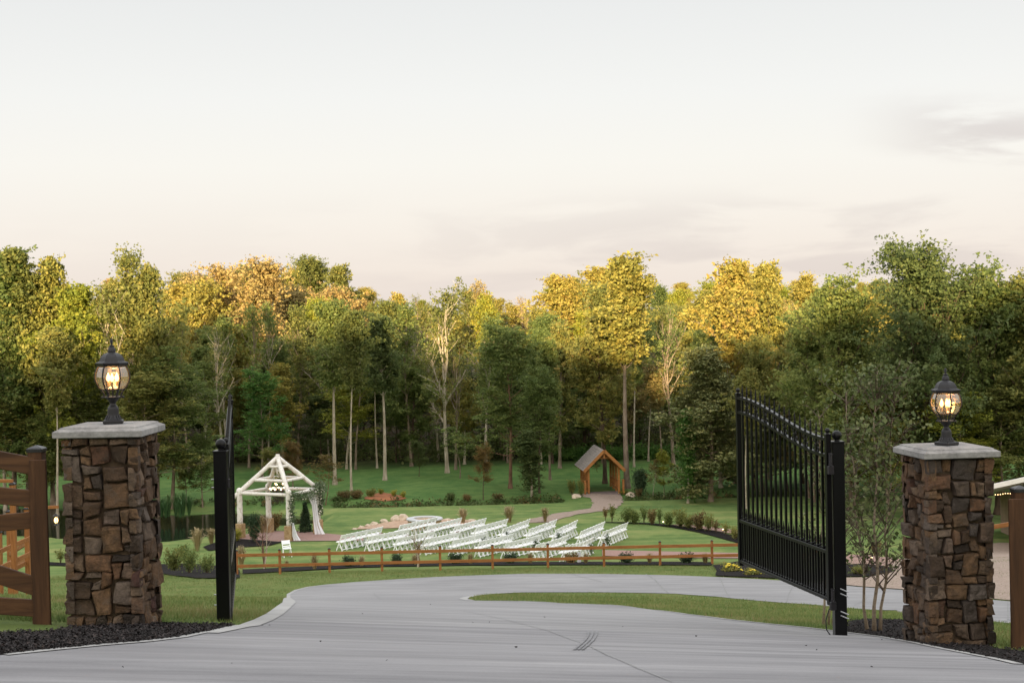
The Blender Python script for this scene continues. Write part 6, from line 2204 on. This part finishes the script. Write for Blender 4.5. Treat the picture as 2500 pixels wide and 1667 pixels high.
# car
M_PAINT = noisy('blue_grey_car_paint', (0.16, 0.20, 0.27), (0.18, 0.22, 0.30), 1, .22, 0, None, .6)
M_CARGLASS = noisy('car_glass', (0.012, 0.014, 0.018), (0.02, 0.022, 0.026), 1, .05, 0, None, .6)
M_TYRE = noisy('tyre', (0.012, 0.012, 0.012), (0.02, 0.02, 0.02), 10, .85)
M_CHROME = noisy('bright_trim', (0.6, 0.6, 0.6), (0.7, 0.7, 0.7), 5, .18, 0, None, .5, 1.0)
cp = P(2452, 1532, 27.0)
gz = h(cp.x + 1.1, cp.y)
car = thing('parked_car', (cp.x + 1.45, cp.y, cp.z - .86), 'blue grey car half hidden between the eastern pillar and the board fence', 'car', None, R(4))
prof_ = [(-2.15, .45, .80), (-2.10, .70, .86), (-1.9, .80, .88), (-1.0, .90, .90), (-.35, 1.36, .66), (.55, 1.42, .66), (1.35, 1.02, .84), (2.0, .95, .86), (2.15, .60, .80)]
mb = MB()
rings = []
for (x, zt, w_) in prof_:
    ring = [(-.80, .28), (-.88, .45), (-.90, min(.72, zt - .04)), (-.82, min(.86, zt - .02)), (-w_ * .80, zt - .015), (0, zt + .02), (w_ * .80, zt - .015), (.82, min(.86, zt - .02)), (.90, min(.72, zt - .04)), (.88, .45), (.80, .28)]
    rings.append([(x, y, z) for y, z in ring])
vs = [p for r_ in rings for p in r_]
n_ = len(rings[0])
fs = []
for i in range(len(rings) - 1):
    for k in range(n_):
        fs.append((i * n_ + k, i * n_ + (k + 1) % n_, (i + 1) * n_ + (k + 1) % n_, (i + 1) * n_ + k)[::-1])
fs += [tuple(range(n_)), tuple(reversed([(len(rings) - 1) * n_ + k for k in range(n_)]))]
mb.add(vs, fs)
mb.build('body', M_PAINT, car, smooth=True)
mb = MB()
mb.add([(-.98, -.70, .94), (-.98, .70, .94), (-.40, .54, 1.37), (-.40, -.54, 1.37)], [(3, 2, 1, 0)])
mb.build('windscreen', M_CARGLASS, car)
for s in (-1, 1):
    mb = MB()
    q4 = [(-.80, s * .86, .93), (1.10, s * .86, .95), (.55, s * .60, 1.36), (-.32, s * .60, 1.34)]
    mb.add(q4, [(0, 1, 2, 3) if s < 0 else (3, 2, 1, 0)])
    mb.build('side_window', M_CARGLASS, car)
    mb = MB()
    mb.box((-.85, s * 1.0, 1.0), (.12, .22, .14), None, .03)
    mb.build('mirror', M_PAINT, car)
    mb = MB()
    mb.ball((-2.06, s * .66, .66), .13, 10, 8)
    mb.build('headlight', M_CHROME, car, smooth=True)
    for x in (-1.35, 1.32):
        wp = MB()
        wp.tube([(x, s * .72, .33), (x, s * .90, .33)], .33, 20)
        wo_ = wp.build('wheel', M_TYRE, car)
        wp = MB()
        wp.tube([(x, s * .88, .33), (x, s * .915, .33)], .20, 14)
        wp.build('rim', M_CHROME, wo_)
mb = MB()
mb.box((-2.13, 0, .52), (.10, 1.5, .10), None, .03)
mb.build('bumper_trim', M_CHROME, car)

# ------------------------------------------------------------------ grass blades on the upper lawns, mulch chips, litter on the slab
drive_poly = np.array([(p.x, p.y) for p in le + re_ + near])
mulch_polys = [np.array([(p.x, p.y) for p in gp(px)]) for px in mulch_px.values()]
def free(x, y, tol=0.02):
    s = poly_sdf(x, y, drive_poly)
    ok = s > tol
    for mp_ in mulch_polys:
        if mp_[:, 1].min() < 66:
            ok &= poly_sdf(x, y, mp_) > tol
    return ok
def grass_patch(name, n, x0, x1, y0, y1, ht, wd, label, mat, seed, fall):
    g = np.random.default_rng(seed)
    y = y0 + (y1 - y0) * g.beta(*fall, n)
    x = g.uniform(-1, 1, n) * (0.385 * y + 1.0)
    k = (x > x0) & (x < x1)
    x, y = x[k], y[k]
    k = free(x, y)
    x, y = x[k], y[k]
    n = len(x)
    z = H(x, y)
    a = g.uniform(0, 6.28, n)
    s = np.stack([np.cos(a), np.sin(a), np.zeros(n)], -1) * (wd * g.uniform(.6, 1.4, n))[:, None]
    ln = g.normal(0, .45, (n, 2)) * ht
    hh_ = ht * g.uniform(.5, 1.25, n) * (1 + .35 * np.sin(x * 2.1) * np.sin(y * 1.7))
    b = np.stack([x, y, z - .004], -1)
    tip = b + np.stack([ln[:, 0], ln[:, 1], hh_], -1)
    v = np.stack([b - s, b + s, tip], 1).reshape(-1, 3)
    pat = np.array([noise.noise((a_ * .55, b_ * .55, 4.0)) + .6 * noise.noise((a_ * 1.9, b_ * 1.9, 8.0)) for a_, b_ in zip(x, y)])
    t = np.clip(.46 + .42 * pat + g.normal(0, .17, n), 0, 1)
    o = put(bpy.data.objects.new(name, np_mesh(name, v, np.arange(n * 3).reshape(n, 3), mat, np.repeat(t, 3))))
    tag(o, label, 'grass', None, 'stuff')
GRASSM = leaf_mat('grass_blades', [(0.1, (0.094, 0.144, 0.040)), (0.45, (0.148, 0.196, 0.056)), (0.72, (0.212, 0.218, 0.080)), (1.0, (0.285, 0.215, 0.11))], .25, .02)
grass_patch('grass', 190000, -10, 9, 10.2, 38, .042, .0038, 'short mown grass beside the driveway', GRASSM, 1, (1.0, 2.6))
grass_patch('grass', 170000, -26, 26, 13, 64, .055, .0095, 'short mown grass on the slope down to the rail fence', GRASSM, 2, (1.7, 1.0))
# wood chips on the beds by the gate
g = np.random.default_rng(5)
for key, n in (('west_gate', 9000), ('east_gate', 7000), ('birch', 900)):
    poly = np.array([(p.x, p.y) for p in gp(mulch_px[key])])
    lo_, hi_ = poly.min(0), poly.max(0)
    x, y = g.uniform(lo_[0], hi_[0], n), g.uniform(lo_[1], hi_[1], n)
    k = (poly_sdf(x, y, poly) < .03) & (y > 7)
    x, y = x[k], y[k]
    z = H(x, y) + .03
    C_ = np.stack([x, y, z - .012 + g.uniform(0, .016, len(x))], -1)
    v, q, t = leaf_cloud(C_, np.full(len(C_), .01), 3, .010, 1, 1.0, 2.4, .25, rng=g)
    o = put(bpy.data.objects.new('mulch_chips', np_mesh('mulch_chips', v, q, leaf_mat('bark_chips', [(0, (.005, .004, .004)), (.6, (.016, .012, .012)), (1, (.055, .042, .04))], 0, 0) if key == 'west_gate' else bpy.data.materials['bark_chips'], t)))
    tag(o, 'loose dark bark chips on the mulch', 'mulch', None, 'stuff')
# fallen leaves and grit on the concrete
spots = [(885, 1504), (1051, 1480), (657, 1534), (783, 1575), (1154, 1526), (1195, 1525), (945, 1623), (1260, 1589), (568, 1631), (1968, 1584), (1994, 1595), (2128, 1638), (1330, 1512), (1520, 1536), (1700, 1560), (300, 1640), (2153, 1568), (640, 1535)]
vs, fs = [], []
for i, (u, v) in enumerate(spots):
    p = G(u, v)
    a = i * 1.7
    r_ = .004 + .005 * ((i * 7) % 5) / 5
    n0 = len(vs)
    for k in range(5):
        b = a + k * 1.2566
        vs.append((p.x + r_ * math.cos(b) * 1.3, p.y + r_ * math.sin(b), p.z + .024 + .006 * (k % 2)))
    fs.append(tuple(n0 + k for k in range(5)))
mb = MB()
mb.add(vs, fs)
tag(mb.build('fallen_leaves', M_MULCH), 'small dark leaves and grit scattered on the driveway', 'leaves', None, 'stuff')
